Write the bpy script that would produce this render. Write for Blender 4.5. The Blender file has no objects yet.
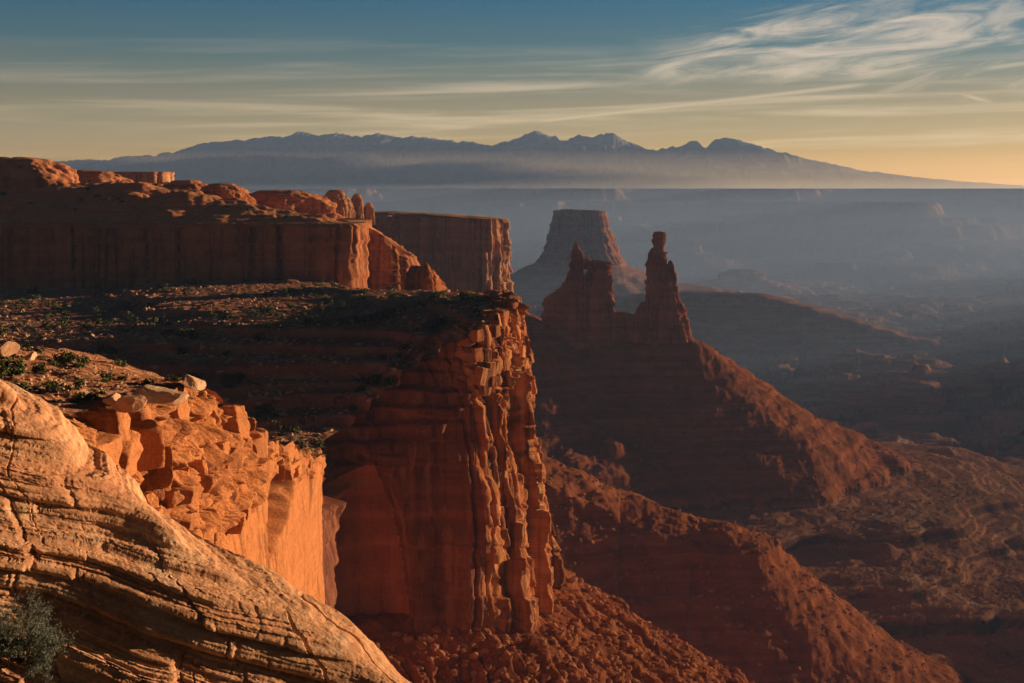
import bpy, math, random
import numpy as np
from multiprocessing.pool import ThreadPool
POOL = ThreadPool(4)
from math import radians as R

# ------------------------------------------------------------------ basics
F, HY, CX = 1407.0, 187.0, 512.0          # focal length in pixels, horizon row, centre column
SUN_AZ, SUN_EL = R(65), R(5.0)            # sun: 65 degrees to the right of the view, just risen
scene = bpy.context.scene
COL = scene.collection
rng = np.random.RandomState(11)
random.seed(5)


def at(px, py, Y):
    return ((px - CX) / F * Y, Y, -(py - HY) / F * Y)


def tag(o, label=None, cat=None, group=None, kind=None):
    for k, v in (('label', label), ('category', cat), ('group', group), ('kind', kind)):
        if v:
            o[k] = v
    return o


def empty(name, loc=(0, 0, 0)):
    o = bpy.data.objects.new(name, None)
    o.location = loc
    COL.objects.link(o)
    return o


# ------------------------------------------------------------------ noise (numpy)
_p = np.random.RandomState(3).permutation(256)
PERM = np.concatenate([_p, _p, _p]).astype(np.int32)
_g = np.random.RandomState(4).normal(size=(256, 3))
GRAD = (_g / np.linalg.norm(_g, axis=1)[:, None]).astype(np.float32)
RND = np.random.RandomState(9).rand(65536).astype(np.float32)


GX, GY, GZ = (np.ascontiguousarray(GRAD[:, k]) for k in range(3))


def chunked(fn, arrs, nout=1, size=49152):
    """run fn over flat slices of the arrays, on a few threads"""
    arrs = np.broadcast_arrays(*arrs)
    shp = arrs[0].shape
    fl = [np.ascontiguousarray(a).reshape(-1) for a in arrs]
    n = fl[0].size
    outs = [np.empty(n, np.float32 if nout == 1 else np.float64) for _ in range(nout)]

    def job(i):
        r = fn(*[q[i:i + size] for q in fl])
        for o_, q in zip(outs, (r,) if nout == 1 else r):
            o_[i:i + size] = q
    if n <= size:
        job(0)
    else:
        list(POOL.map(job, range(0, n, size)))
    outs = [o_.reshape(shp) for o_ in outs]
    return outs[0] if nout == 1 else outs


def _pn(x, y, z):
    fx, fy, fz = np.floor(x), np.floor(y), np.floor(z)
    xi, yi, zi = fx.astype(np.int32) & 255, fy.astype(np.int32) & 255, fz.astype(np.int32) & 255
    x, y, z = x - fx, y - fy, z - fz
    u, v, w = (t * t * t * (t * (t * 6 - 15) + 10) for t in (x, y, z))
    A = PERM.take(xi) + yi; B = PERM.take(xi + 1) + yi
    AA, AB, BA, BB = PERM.take(A) + zi, PERM.take(A + 1) + zi, PERM.take(B) + zi, PERM.take(B + 1) + zi

    def g(h, a, b, c):
        q = PERM.take(h)
        return GX.take(q) * a + GY.take(q) * b + GZ.take(q) * c
    l = lambda t, a, b: a + t * (b - a)
    x1, y1, z1 = x - 1, y - 1, z - 1
    r = l(w, l(v, l(u, g(AA, x, y, z), g(BA, x1, y, z)), l(u, g(AB, x, y1, z), g(BB, x1, y1, z))),
          l(v, l(u, g(AA + 1, x, y, z1), g(BA + 1, x1, y, z1)), l(u, g(AB + 1, x, y1, z1), g(BB + 1, x1, y1, z1))))
    return r * 1.5


def pn(x, y, z):
    return chunked(_pn, [np.asarray(q, np.float32) for q in (x, y, z)])


def fbm(x, y, z=0.0, o=4, gain=0.5, lac=2.03):
    s, a, f = 0.0, 1.0, 1.0
    for i in range(o):
        s = s + a * pn(np.asarray(x) * f + 17.3 * i, np.asarray(y) * f - 9.1 * i, np.asarray(z) * f + 5.7 * i)
        a *= gain; f *= lac
    return s


def ridged(x, y, z=0.0, o=4, gain=0.5):
    s, a, f = 0.0, 1.0, 1.0
    for i in range(o):
        s = s + a * (1 - 2 * np.abs(pn(np.asarray(x) * f + 13.1 * i, np.asarray(y) * f + 7.7 * i, np.asarray(z) * f)))
        a *= gain; f *= 2.1
    return s


def hsh(i, j=0, k=0):
    i = np.asarray(i).astype(np.int64); j = np.asarray(j).astype(np.int64)
    return RND[((i * 73856093) ^ (j * 19349663) ^ (k * 83492791)) & 65535]


def worley(x, y, z):
    """F1, F2, a random value of the cell and a tilted facet (plane through the cell's point)"""
    def job(x, y, z):
        xi, yi, zi = (np.floor(t).astype(np.int64) for t in (x, y, z))
        f1 = np.full(x.shape, 9.0); f2 = f1.copy(); cid = np.zeros(x.shape); fc = np.zeros(x.shape)
        for dx in (-1, 0, 1):
            for dy in (-1, 0, 1):
                for dz in (-1, 0, 1):
                    a, b, c = xi + dx, yi + dy, zi + dz
                    h = ((a * 73856093) ^ (b * 19349663) ^ (c * 83492791))
                    ox, oy, oz = a + RND.take(h & 65535) - x, b + RND.take((h * 7 + 13) & 65535) - y, c + RND.take((h * 31 + 71) & 65535) - z
                    d = ox * ox + oy * oy + oz * oz
                    m = d < f1
                    f2 = np.where(m, f1, np.minimum(f2, d)); f1 = np.where(m, d, f1)
                    cid = np.where(m, RND.take((h * 101 + 5) & 65535), cid)
                    fc = np.where(m, ox * (RND.take((h * 57 + 3) & 65535) - .5) + oy * (RND.take((h * 23 + 9) & 65535) - .5), fc)
        return np.sqrt(f1), np.sqrt(f2), cid, fc
    return chunked(job, [np.asarray(q, float) for q in (x, y, z)], 4, 16384)


def sst(a, b, x):
    t = np.clip((x - a) / (b - a), 0, 1)
    return t * t * (3 - 2 * t)


def jcells(u, seed=0, jit=0.7):
    """irregular 1-D cells: id and distance (in cells) to the nearest boundary, and position inside 0..1"""
    i = np.floor(u).astype(np.int64)
    b = lambda k: k + jit * (hsh(k, seed, 1) - 0.5)
    i = np.where(u < b(i), i - 1, i)
    i = np.where(u >= b(i + 1), i + 1, i)
    lo, hi = b(i), b(i + 1)
    return i, np.minimum(u - lo, hi - u), (u - lo) / (hi - lo), lo, hi


def stairs(b, step, seed=0, sharp=4.0, jit=0.7):
    """map a height to irregular beds: flat treads, steep risers"""
    i, e, t, lo, hi = jcells(b / step, seed, jit)
    t = np.clip(t, 0, 1)
    g = 0.5 * (np.where(t < .5, (2 * t) ** sharp, 2 - (2 - 2 * t) ** sharp))
    return (lo + (hi - lo) * g) * step


def blocks(s, z, w, h, seed, bevel=0.12, crack=0.5):
    """fractured rock: a protrusion per joint block (-.5 .5) with recessed, rounded joints"""
    j, ez, tz, _, _ = jcells(z / h, seed)
    off = hsh(j, seed, 4) * 0.8
    i, es, ts, _, _ = jcells(s / w + off, seed + 7)
    r = hsh(i, j, seed) - 0.5
    ed = np.minimum(es, ez * h / w * 1.0 if h < w else ez)
    return r - crack * (1 - sst(0, bevel, ed))


# ------------------------------------------------------------------ geometry helpers
def mesh_obj(name, V, Q, mats, parent=None, smooth=True, midx=None, tri=False):
    n = 3 if tri else 4
    me = bpy.data.meshes.new(name)
    me.vertices.add(len(V)); me.vertices.foreach_set('co', np.ascontiguousarray(V, np.float32).ravel())
    me.loops.add(len(Q) * n); me.loops.foreach_set('vertex_index', np.ascontiguousarray(Q, np.int32).ravel())
    me.polygons.add(len(Q))
    me.polygons.foreach_set('loop_start', np.arange(0, len(Q) * n, n, dtype=np.int32))
    me.polygons.foreach_set('loop_total', np.full(len(Q), n, np.int32))
    me.polygons.foreach_set('use_smooth', np.full(len(Q), smooth))
    if midx is not None:
        me.polygons.foreach_set('material_index', midx.astype(np.int32))
    for m in (mats if isinstance(mats, (list, tuple)) else [mats]):
        me.materials.append(m)
    me.update(calc_edges=True)
    o = bpy.data.objects.new(name, me)
    COL.objects.link(o)
    if parent:
        o.parent = parent
    return o


def grid_obj(name, P, mats, parent=None, keep=None, closed=False, smooth=True):
    """P: (ns, nt, 3); keep: (ns-1 | ns, nt-1) faces"""
    ns, nt = P.shape[:2]
    I = np.arange(ns * nt).reshape(ns, nt)
    J = np.concatenate([I, I[:1]]) if closed else I
    Q = np.stack([J[:-1, :-1], J[1:, :-1], J[1:, 1:], J[:-1, 1:]], -1)
    Q = Q[keep] if keep is not None else Q.reshape(-1, 4)
    V = P.reshape(-1, 3)
    used = np.unique(Q)
    lut = np.zeros(len(V), np.int64); lut[used] = np.arange(len(used))
    return mesh_obj(name, V[used], lut[Q], mats, parent, smooth)


def spline(pts, step, closed=False):
    """Catmull-Rom through the rows of pts; step: function(row)->spacing or number; rows keep all attributes"""
    P = np.array(pts, float)
    n = len(P)
    out = []
    rngk = range(n) if closed else range(n - 1)
    for k in rngk:
        if closed:
            a, b, c, d = P[(k - 1) % n], P[k], P[(k + 1) % n], P[(k + 2) % n]
        else:
            a, b, c, d = P[max(k - 1, 0)], P[k], P[k + 1], P[min(k + 2, n - 1)]
        L = np.linalg.norm((c - b)[:2])
        st = step(b) if callable(step) else step
        m = max(2, int(round(L / st)))
        for t in np.arange(m) / m:
            out.append(0.5 * (2 * b + (c - a) * t + (2 * a - 5 * b + 4 * c - d) * t * t + (3 * b - a - 3 * c + d) * t ** 3))
    if not closed:
        out.append(P[-1])
    return np.array(out)


def normals2(P, closed=False, win=1):
    T = np.roll(P, -1, 0) - np.roll(P, 1, 0) if closed else np.gradient(P, axis=0)
    T = T[:, :2]
    if win > 1:
        k = np.ones(win) / win
        pad = win
        Tp = np.concatenate([T[-pad:], T, T[:pad]]) if closed else np.concatenate([np.repeat(T[:1], pad, 0), T, np.repeat(T[-1:], pad, 0)])
        T = np.stack([np.convolve(Tp[:, i], k, 'same')[pad:-pad] for i in (0, 1)], -1)
    T /= np.linalg.norm(T, axis=1)[:, None] + 1e-9
    return np.stack([T[:, 1], -T[:, 0]], -1)


def arclen(P):
    return np.concatenate([[0], np.cumsum(np.linalg.norm(np.diff(P[:, :2], axis=0), axis=1))])


def pdist(x, y, poly, closed=False):
    """distance to polyline; also fractional vertex index of the nearest point"""
    P = np.array(poly, float)[:, :2]
    n = len(P)

    def job(x, y):
        best = np.full(x.shape, 1e18); idx = np.zeros(x.shape)
        for k in range(n if closed else n - 1):
            a, b = P[k], P[(k + 1) % n]
            ab = b - a
            t = np.clip(((x - a[0]) * ab[0] + (y - a[1]) * ab[1]) / (ab @ ab + 1e-12), 0, 1)
            d = (x - a[0] - t * ab[0]) ** 2 + (y - a[1] - t * ab[1]) ** 2
            m = d < best
            best[m] = d[m]; idx[m] = (k + t)[m]
        return np.sqrt(best), idx
    return chunked(job, [np.asarray(x, float), np.asarray(y, float)], 2, 16384)


def inside(x, y, poly):
    P = np.array(poly, float)[:, :2]

    def job(x, y):
        c = np.zeros(x.shape, bool)
        for k in range(len(P)):
            (x0, y0), (x1, y1) = P[k - 1], P[k]
            if y0 == y1:
                continue
            c ^= ((y0 > y) != (y1 > y)) & (x < (x1 - x0) * (y - y0) / (y1 - y0) + x0)
        return c
    return chunked(job, [np.asarray(x, float), np.asarray(y, float)], 1, 16384) > .5


# ------------------------------------------------------------------ materials
def new_mat(name):
    m = bpy.data.materials.new(name); m.use_nodes = True
    nt = m.node_tree; nt.nodes.clear()
    return m, nt


class NT:
    def __init__(s, nt): s.nt = nt

    def n(s, typ, **kw):
        nd = s.nt.nodes.new(typ)
        for k, v in kw.items():
            if k == 'inp':
                for kk, vv in v.items():
                    s.set(nd, kk, vv)
            else:
                setattr(nd, k, v)
        return nd

    def set(s, nd, k, v):
        sk = nd.inputs[k]
        if hasattr(v, 'is_linked') or hasattr(v, 'links'):
            s.nt.links.new(v, sk)
        else:
            sk.default_value = v

    def math(s, op, a, b=0.0, c=0.0, clamp=False):
        nd = s.n('ShaderNodeMath', operation=op, use_clamp=clamp)
        for i, v in enumerate((a, b, c)):
            s.set(nd, i, v)
        return nd.outputs[0]

    def noise(s, vec, scale, detail=4, rough=0.55, dist=0.0):
        nd = s.n('ShaderNodeTexNoise', inp={'Vector': vec, 'Scale': scale, 'Detail': detail, 'Roughness': rough, 'Distortion': dist})
        return nd.outputs[0]

    def maprange(s, v, a, b, c=0.0, d=1.0, smooth=True):
        nd = s.n('ShaderNodeMapRange', interpolation_type='SMOOTHSTEP' if smooth else 'LINEAR')
        for i, q in enumerate((v, a, b, c, d)):
            s.set(nd, i, q)
        return nd.outputs[0]

    def mix(s, f, a, b, mode='MIX'):
        nd = s.n('ShaderNodeMix', data_type='RGBA', blend_type=mode)
        s.set(nd, 0, f)
        for k, v in ((6, a), (7, b)):
            if isinstance(v, tuple):
                v = (*v[:3], 1)
            s.set(nd, k, v)
        return nd.outputs[2]

    def vscale(s, vec, sc, rot=(0, 0, 0)):
        nd = s.n('ShaderNodeMapping', inp={'Vector': vec, 'Scale': sc, 'Rotation': rot})
        return nd.outputs[0]


def rock(name, base, alt, dark, strata=3.0, sw=0.5, varnish=0.6, vs=0.08, grain=0.5, bump=0.3, bscale=1.2, pale=None, palew=0.0, soil=None, soilw=0.0, cliff=None, bedn=None, streak=None):
    """layered sandstone: beds along z, blotches, dark vertical varnish streaks, bump of the size of the beds"""
    m, nt = new_mat(name); t = NT(nt)
    g = t.n('ShaderNodeNewGeometry')
    pos = g.outputs['Position']
    v = pos
    if bedn is not None:                              # beds follow a dipping plane
        dt_ = t.n('ShaderNodeVectorMath', operation='DOT_PRODUCT', inp={0: pos, 1: tuple(bedn)})
        sp_ = t.n('ShaderNodeSeparateXYZ'); nt.links.new(pos, sp_.inputs[0])
        v = t.n('ShaderNodeCombineXYZ', inp={0: sp_.outputs[0], 1: sp_.outputs[1], 2: dt_.outputs['Value']}).outputs[0]
    beds = t.noise(t.vscale(v, (0.02 / strata, 0.02 / strata, 1.0 / strata)), 1.0, 5, 0.65)
    blot = t.noise(v, 0.35 / strata, 5, 0.6)
    c = t.mix(t.maprange(beds, 0.5 - 0.5 * sw * .6, 0.5 + 0.5 * sw * .6), base, alt)
    c = t.mix(t.math('MULTIPLY', t.maprange(blot, 0.42, 0.68), 0.6), c, tuple(0.5 * (a + b) for a, b in zip(base, dark)))
    if pale:
        pb = t.noise(t.vscale(v, (0.1 / strata, 0.1 / strata, 0.6 / strata)), 1.0, 4, 0.6)
        c = t.mix(t.math('MULTIPLY', t.maprange(pb, 0.52, 0.7), palew), c, pale)
    if streak:                                        # pale vertical streaks painted in to brighten the headland's sunlit strips
        sk = t.noise(t.vscale(v, (.22, .22, .012)), 1.0, 4, .6)
        c = t.mix(t.math('MULTIPLY', t.maprange(sk, .52, .62), .55), c, streak)
    if varnish > 0:
        st = t.noise(t.vscale(v, (vs, vs, vs * 0.04)), 1.0, 5, 0.65)
        st2 = t.noise(t.vscale(v, (vs * 4, vs * 4, vs * 0.2)), 1.0, 3, 0.6)
        f = t.math('MULTIPLY', t.maprange(st, 0.45, 0.62), t.maprange(st2, 0.35, 0.6))
        sep = t.n('ShaderNodeSeparateXYZ'); nt.links.new(g.outputs['Normal'], sep.inputs[0])
        steep = t.maprange(t.math('ABSOLUTE', sep.outputs[2]), 0.75, 0.35)
        c = t.mix(t.math('MULTIPLY', t.math('MULTIPLY', f, steep), varnish), c, dark)
    if cliff:                                         # steep ledge rock has its own tone; on the floor it doubles as shade
        sep3 = t.n('ShaderNodeSeparateXYZ'); nt.links.new(g.outputs['Normal'], sep3.inputs[0])
        c = t.mix(t.math('MULTIPLY', t.maprange(t.math('ABSOLUTE', sep3.outputs[2]), .86, .55), .85), c, cliff)
    if soil:
        sep2 = t.n('ShaderNodeSeparateXYZ'); nt.links.new(g.outputs['Normal'], sep2.inputs[0])
        flat = t.maprange(t.math('ABSOLUTE', sep2.outputs[2]), 0.86, 0.97)
        sn = t.noise(v, 0.9 / strata, 4, 0.6)
        c = t.mix(t.math('MULTIPLY', t.math('MULTIPLY', flat, t.maprange(sn, 0.35, 0.6)), soilw), c, soil)
    gr = t.noise(v, bscale * 3, 3, 0.7)
    c = t.mix(grain, c, t.n('ShaderNodeCombineColor', inp={0: t.math('ADD', gr, 0.0), 1: gr, 2: gr}).outputs[0], 'OVERLAY')
    bn = t.noise(t.vscale(v, (1, 1, 2.2)), bscale, 6, 0.65)
    bp = t.n('ShaderNodeBump', inp={'Height': bn, 'Strength': 1.0, 'Distance': bump})
    b = t.n('ShaderNodeBsdfDiffuse', inp={'Color': c, 'Roughness': 0.9, 'Normal': bp.outputs[0]})
    o = t.n('ShaderNodeOutputMaterial'); nt.links.new(b.outputs[0], o.inputs[0])
    return m


RED, ORG, TAN, DRK = (.40, .150, .070), (.46, .20, .095), (.47, .29, .18), (.10, .045, .032)
BEDN = np.array([math.sin(R(19)), -math.sin(R(2)), math.cos(R(19))]); BEDN /= np.linalg.norm(BEDN)
M_slab = rock('slickrock', (.44, .22, .145), (.51, .315, .22), (.17, .09, .06), strata=0.10, sw=0.75, varnish=0, bump=0.03, bscale=9, grain=.55, pale=(.54, .41, .33), palew=.7, bedn=BEDN)
M_spur = rock('spur_rock', ORG, (.37, .155, .08), (.14, .06, .04), strata=1.6, sw=.9, varnish=.65, vs=.10, bump=.5, bscale=1.3, grain=.7)
M_head_lit = rock('headland_lit_rock', (.31, .115, .062), (.44, .20, .105), (.055, .028, .027), strata=6, varnish=.95, vs=.07, bump=.5, bscale=.9, streak=(.52, .29, .16))  # headland rock paled in colour to brighten the sunlit nose
M_head_shade = rock('headland_shade_rock', (.155, .062, .048), (.235, .098, .068), (.05, .027, .027), strata=6, varnish=.95, vs=.07, bump=.5, bscale=.9, streak=(.30, .14, .09))  # same headland rock, darkened in colour for the wall in shade
M_alc_glow = rock('alcove_glow_rock', (.37, .135, .086), (.43, .17, .105), (.12, .05, .04), strata=8, varnish=.35, vs=.12, bump=.3, bscale=.8)  # lightened so the colour carries the bounced sunlight inside the arch
M_bench = rock('bench_ground', (.29, .125, .085), (.38, .20, .14), (.08, .045, .035), strata=1.8, sw=.8, varnish=0, bump=.45, bscale=.9, grain=.9, pale=(.42, .28, .21), palew=.8, cliff=(.36, .14, .09))
M_tier = rock('tier_rock', (.34, .13, .068), (.40, .19, .11), DRK, strata=4, sw=.8, varnish=.9, vs=.07, bump=.4, bscale=.6, soil=(.40, .25, .17), soilw=.6)
M_far = rock('far_cliff_rock', (.33, .17, .115), (.42, .25, .17), DRK, strata=9, varnish=.7, vs=.06, bump=.6, bscale=.4)
M_spire = rock('spire_rock', (.24, .095, .058), (.32, .14, .085), (.06, .03, .025), strata=8, varnish=.6, vs=.09, bump=.5, bscale=.5)
M_talus = rock('talus', (.165, .058, .031), (.25, .092, .05), (.045, .02, .017), strata=5, varnish=0, bump=.7, bscale=.7, grain=.8)
M_floor = rock('canyon_floor', (.18, .088, .062), (.30, .16, .11), (.10, .055, .045), strata=10, sw=.7, varnish=0, bump=.8, bscale=.25, grain=.7, pale=(.40, .30, .25), palew=.5, soil=(.23, .115, .08), soilw=.7, cliff=(.06, .03, .025))  # dark ledges against pale soil flats also paint in the relief shading
M_plat = rock('plateau', (.17, .10, .08), (.20, .12, .095), (.12, .075, .06), strata=60, sw=1, varnish=0, bump=.7, bscale=.05, grain=.2)
M_butte = rock('butte_rock', (.22, .09, .06), (.27, .13, .085), (.07, .035, .028), strata=20, varnish=.8, vs=.03, bump=.8, bscale=.2)
M_mount = rock('mountain', (.11, .13, .14), (.15, .165, .175), (.075, .09, .095), strata=120, varnish=0, bump=8, bscale=.01, grain=.2, pale=(.32, .33, .36), palew=.5)  # blue-grey base colour also stands in for distance haze
M_boul = rock('boulder_rock', (.42, .26, .19), (.50, .36, .28), (.2, .1, .07), strata=1.5, varnish=0, bump=.2, bscale=1.6, pale=(.5, .37, .28), palew=.6)
M_rub = rock('rubble_rock', (.20, .085, .05), (.32, .16, .10), (.2, .1, .07), strata=2, varnish=0, bump=.2, bscale=1.0)


def leafy(name, a, b):
    m, nt = new_mat(name); t = NT(nt)
    oi = t.n('ShaderNodeObjectInfo'); g = t.n('ShaderNodeNewGeometry')
    n = t.noise(g.outputs['Position'], 3.0, 3)
    c = t.mix(n, a, b)
    bs = t.n('ShaderNodeBsdfDiffuse', inp={'Color': c})
    o = t.n('ShaderNodeOutputMaterial'); nt.links.new(bs.outputs[0], o.inputs[0])
    return m


M_leaf = leafy('juniper_leaf', (.035, .045, .022), (.07, .08, .035))
M_sage = leafy('sage_twig', (.055, .07, .072), (.12, .14, .14))
M_stem = leafy('stem_bark', (.10, .075, .055), (.18, .14, .11))

# ------------------------------------------------------------------ the rim of the mesa we stand on (x, y, top z)
RIM = [(-26, 30, -9), (-33, 70, -14), (-41, 120, -20), (-45, 150, -24), (-45.5, 172, -25.5), (-43.5, 200, -28), (-43.5, 232, -38), (-46, 268, -49),
       (-48.5, 310, -58), (-51.5, 360, -68), (-54, 400, -77), (-56.5, 425, -79.5), (-57.5, 448, -80.5), (-53, 464, -79), (-42, 473, -69), (-28, 478.5, -58), (-17, 483, -52),
       (-8, 494, -48.5), (-2, 510, -46.5), (2, 535, -45.5), (4, 562, -45), (0, 592, -45.5), (-11, 630, -47.5), (-35, 690, -51), (-58, 760, -57), (-75, 850, -63), (-100, 1000, -68),
       (-125, 1200, -66), (-150, 1420, -60)]
RIMS = spline(RIM, lambda p: 9.0)
RIMPOLY = np.concatenate([RIMS[:, :2], [(-1500, 1420), (-1500, 30)]])


def rim_sd(x, y):
    """signed distance to the rim (negative inside the mesa) and rim top z at the nearest point"""
    d, i = pdist(x, y, RIMS)
    rz = np.interp(i, np.arange(len(RIMS)), RIMS[:, 2])
    return np.where(inside(x, y, RIMPOLY), -d, d), rz


def bench_z(x, y, sd=None, rz=None, detail=True):
    if sd is None:
        sd, rz = rim_sd(x, y)
    base = np.interp(y, [20, 40, 80, 130, 190, 215, 290, 400, 440, 540, 620, 800, 1100, 1500], [-5, -9, -14, -21.5, -21.5, -24, -64, -75, -72, -53, -51.5, -50, -46, -42])
    base = base + np.interp(y, [130, 190], [0, 1]) * np.interp(x, [-110, -60], [2.0, -2.0]) * (y < 260)
    D = np.where(y < 260, 22.0, 55.0)
    b = rz + (base - rz) * sst(0, 1, -sd / D)
    b = b + sst(280, 420, y) * .035 * np.clip(x + 40, -260, 0) * sst(0, 40, -sd)
    if detail:
        b = b + 1.3 * fbm(x / 60, y / 45, 0.3, 4) * sst(2, 25, -sd) + 0.5 * fbm(x / 7, y / 7, 2.1, 3)
        st = stairs(b + 0.9 * fbm(x / 40, y / 25, 7.0, 3), 4.2, 21, 14)
        st = .8 * st + .2 * stairs(b + .3 * fbm(x / 12, y / 12, 3.0, 2), 1.1, 23, 4)
        k = 0.88 * sst(200, 280, y)
        b = b * (1 - k) + st * k
        b = b + 0.25 * fbm(x / 2.2, y / 2.2, 4.4, 3)
    return b


# polar-ish grid: equal steps of direction and of 1/distance
def fan(u0, u1, nu, y0, y1, ny):
    u = np.linspace(u0, u1, nu); iy = np.linspace(1 / y0, 1 / y1, ny)
    Y = 1 / iy
    X = u[:, None] * Y[None, :]
    return X, np.broadcast_to(Y[None, :], X.shape).copy()


Yg = np.sort(np.concatenate([1 / np.linspace(1 / 105, 1 / 1250, 420), np.exp(np.linspace(math.log(106), math.log(1240), 880))]))
X = np.linspace(-.46, .05, 580)[:, None] * Yg[None, :]; Y = np.broadcast_to(Yg[None, :], X.shape).copy()
sd, rz = rim_sd(X, Y)
Zb = bench_z(X, Y, sd, rz)
kp = sd < -1.2
kf = kp[:-1, :-1] & kp[1:, :-1] & kp[1:, 1:] & kp[:-1, 1:]
tag(grid_obj('ground', np.stack([X, Y, Zb], -1), M_bench, keep=kf), kind='structure')


# ------------------------------------------------------------------ rim cliffs: near spur and headland
def rim_cliff(i0, i1, dsf, zb, nz, fn, ni=26, rin=9.0):
    """sheet s x (wall rows + rows running in over the top); fn(s, z, rz, Y) -> outward offset"""
    P = spline(RIM[i0:i1 + 1] if False else RIM, dsf)
    # keep only the wanted stretch
    d0 = np.argmin(np.hypot(P[:, 0] - RIM[i0][0], P[:, 1] - RIM[i0][1])); d1 = np.argmin(np.hypot(P[:, 0] - RIM[i1][0], P[:, 1] - RIM[i1][1]))
    S = arclen(P); N = normals2(P, win=41)
    P, S, N = P[d0:d1 + 1], S[d0:d1 + 1], N[d0:d1 + 1]
    v = np.linspace(0, 1, nz)
    rz = P[:, 2]
    Z = zb + (rz[:, None] - zb) * v[None, :]
    s2 = np.broadcast_to(S[:, None], Z.shape)
    off = fn(s2, Z, np.broadcast_to(rz[:, None], Z.shape), np.broadcast_to(P[:, 1:2], Z.shape), np.broadcast_to(P[:, 0:1], Z.shape))
    XY = P[:, None, :2] + N[:, None, :] * off[..., None]
    wall = np.concatenate([XY, Z[..., None]], -1)
    di = rin * (np.arange(1, ni + 1) / ni) ** 1.2
    o2 = off[:, -1:] * (1 - di / rin)[None, :] - di[None, :]
    XY2 = P[:, None, :2] + N[:, None, :] * o2[..., None]
    Z2 = bench_z(XY2[..., 0], XY2[..., 1])
    f = (di / rin)[None, :]
    Z2 = rz[:, None] * (1 - sst(0, .5, f)) + Z2 * sst(0, .5, f) + 0.35 * (1 - f) * np.sin(f * 6) - 0.9 * sst(.75, 1, f)
    top = np.concatenate([XY2, Z2[..., None]], -1)
    return wall, top, S


def joint3(x, y, z):
    return


def spur_off(s, z, rz, y, x):
    h = rz - z                                           # depth under the rim
    yl = np.interp(y, [150, 235, 300, 430], [-50, -47, -58, -81])      # foot of the knobbly beds
    kn = sst(-3, 3, z - yl + 3 * fbm(s / 9, z / 9, 0, 2)) * sst(262, 238, y)
    # knobbly weathered beds
    a, b = s * 0.9 + z * 0.35, z - s * 0.25
    wx, wz = 1.6 * fbm(s / 6, z / 6, 3.0, 3), 1.3 * fbm(s / 6, z / 6, 8.0, 3)
    rib = ridged((s * .8 - z * .5) / 3.2 + .4 * wx, (z * .8 + s * .5) / 11, 1.0, 3)
    p, q = a + wx, b + wz
    p, q = .7 * a + .3 * p, .7 * b + .3 * q
    lump = 3.6 * fbm(s / 15, z / 11, 4.0, 3) + .35 * rib + 2.4 * blocks(p, q, 13, 6.0, 61, .03, .4)
    lump = lump + 1.1 * blocks(p * .92 + q * .4, q * .95 - p * .15, 6.0, 2.6, 63, .04, .5) + .42 * blocks(p * .95 - q * .3, q * .97 + p * .1, 2.6, 1.2, 65, .06, .5) + .16 * blocks(p, q, 1.1, .5, 67, .1, .4)
    f1, f2, c, fc = worley(p / 6.5, q / 3.6, s * 0 + 1.5)
    lump = lump + fc * 1.8 + (c - .5) * 1.2 - 2.2 * sst(.34, .12, f1) * (c > .6)
    zq = z + .9 * fbm(s / 16, z / 8, 2.2, 3)
    lump = lump + 1.0 * (stairs(zq, 3.1, 71, 5) - zq)
    # undercut softer beds
    lump = lump + 1.5 * (hsh(np.floor((z + .4 * fbm(s / 9, 3.3, 0, 2)) / 2.1), 77) - .5)
    lump = lump + .08 * fbm(s / .9, z / .6, 2.0, 2)
    run = .22 * np.minimum(h, rz - yl) * sst(268, 225, y)
    slope = run - 1.5
    # massive smooth wall with slanting joints and a few ribs
    w = s * .93 + z * .45
    sm = 1.6 * fbm(s / 45, z / 40, 5.0, 3) + .25 * fbm(w / 3.5, (z - s * .4) / 12, 1.0, 4)
    sm = sm + 0.7 * (blocks(w, z - .4 * s, 11, 26, 31, .03, .45) + .5) * .6 + 0.10 * stairs(z + .3 * fbm(s / 8, z / 8, 0, 2), 2.2, 5, 6) - .1 * z
    sm = sm - np.minimum(z - yl, 0) * (0.10 * sst(300, 230, y) - .012) - 0.5 + run
    # rough cap beds over the smooth wall
    capd = sst(9, 3, h + 2.5 * fbm(s / 12, 0.5, 0, 2)) * sst(238, 262, y)
    cb = 2.4 * (blocks(s, z, 5.5, 2.3, 41, .15, .6)) + 1.4 * fbm(s / 7, z / 4, 3, 3) + 1.2
    off = kn * (lump + slope) + (1 - kn) * sm + capd * cb * (.35 + .65 * sst(380, 330, y))
    # round rim
    off = off - 3.5 * sst(2.2, 0, h) ** 2
    # the small alcove under the cap, and the big arch in the corner
    e = np.sqrt(((s - s_at(292)) / 44) ** 2 + ((z + 64.5) / 8.5) ** 2) + .14 * fbm(s / 12, z / 6, 0, 3)
    off = off - 10 * sst(1.02, .80, e)
    return off


def s_at(yy):
    P = spline(RIM, 1.0); S = arclen(P)
    return S[np.argmin(np.abs(P[:, 1] - yy) + 1e3 * (np.arange(len(P)) > 640))]


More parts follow.
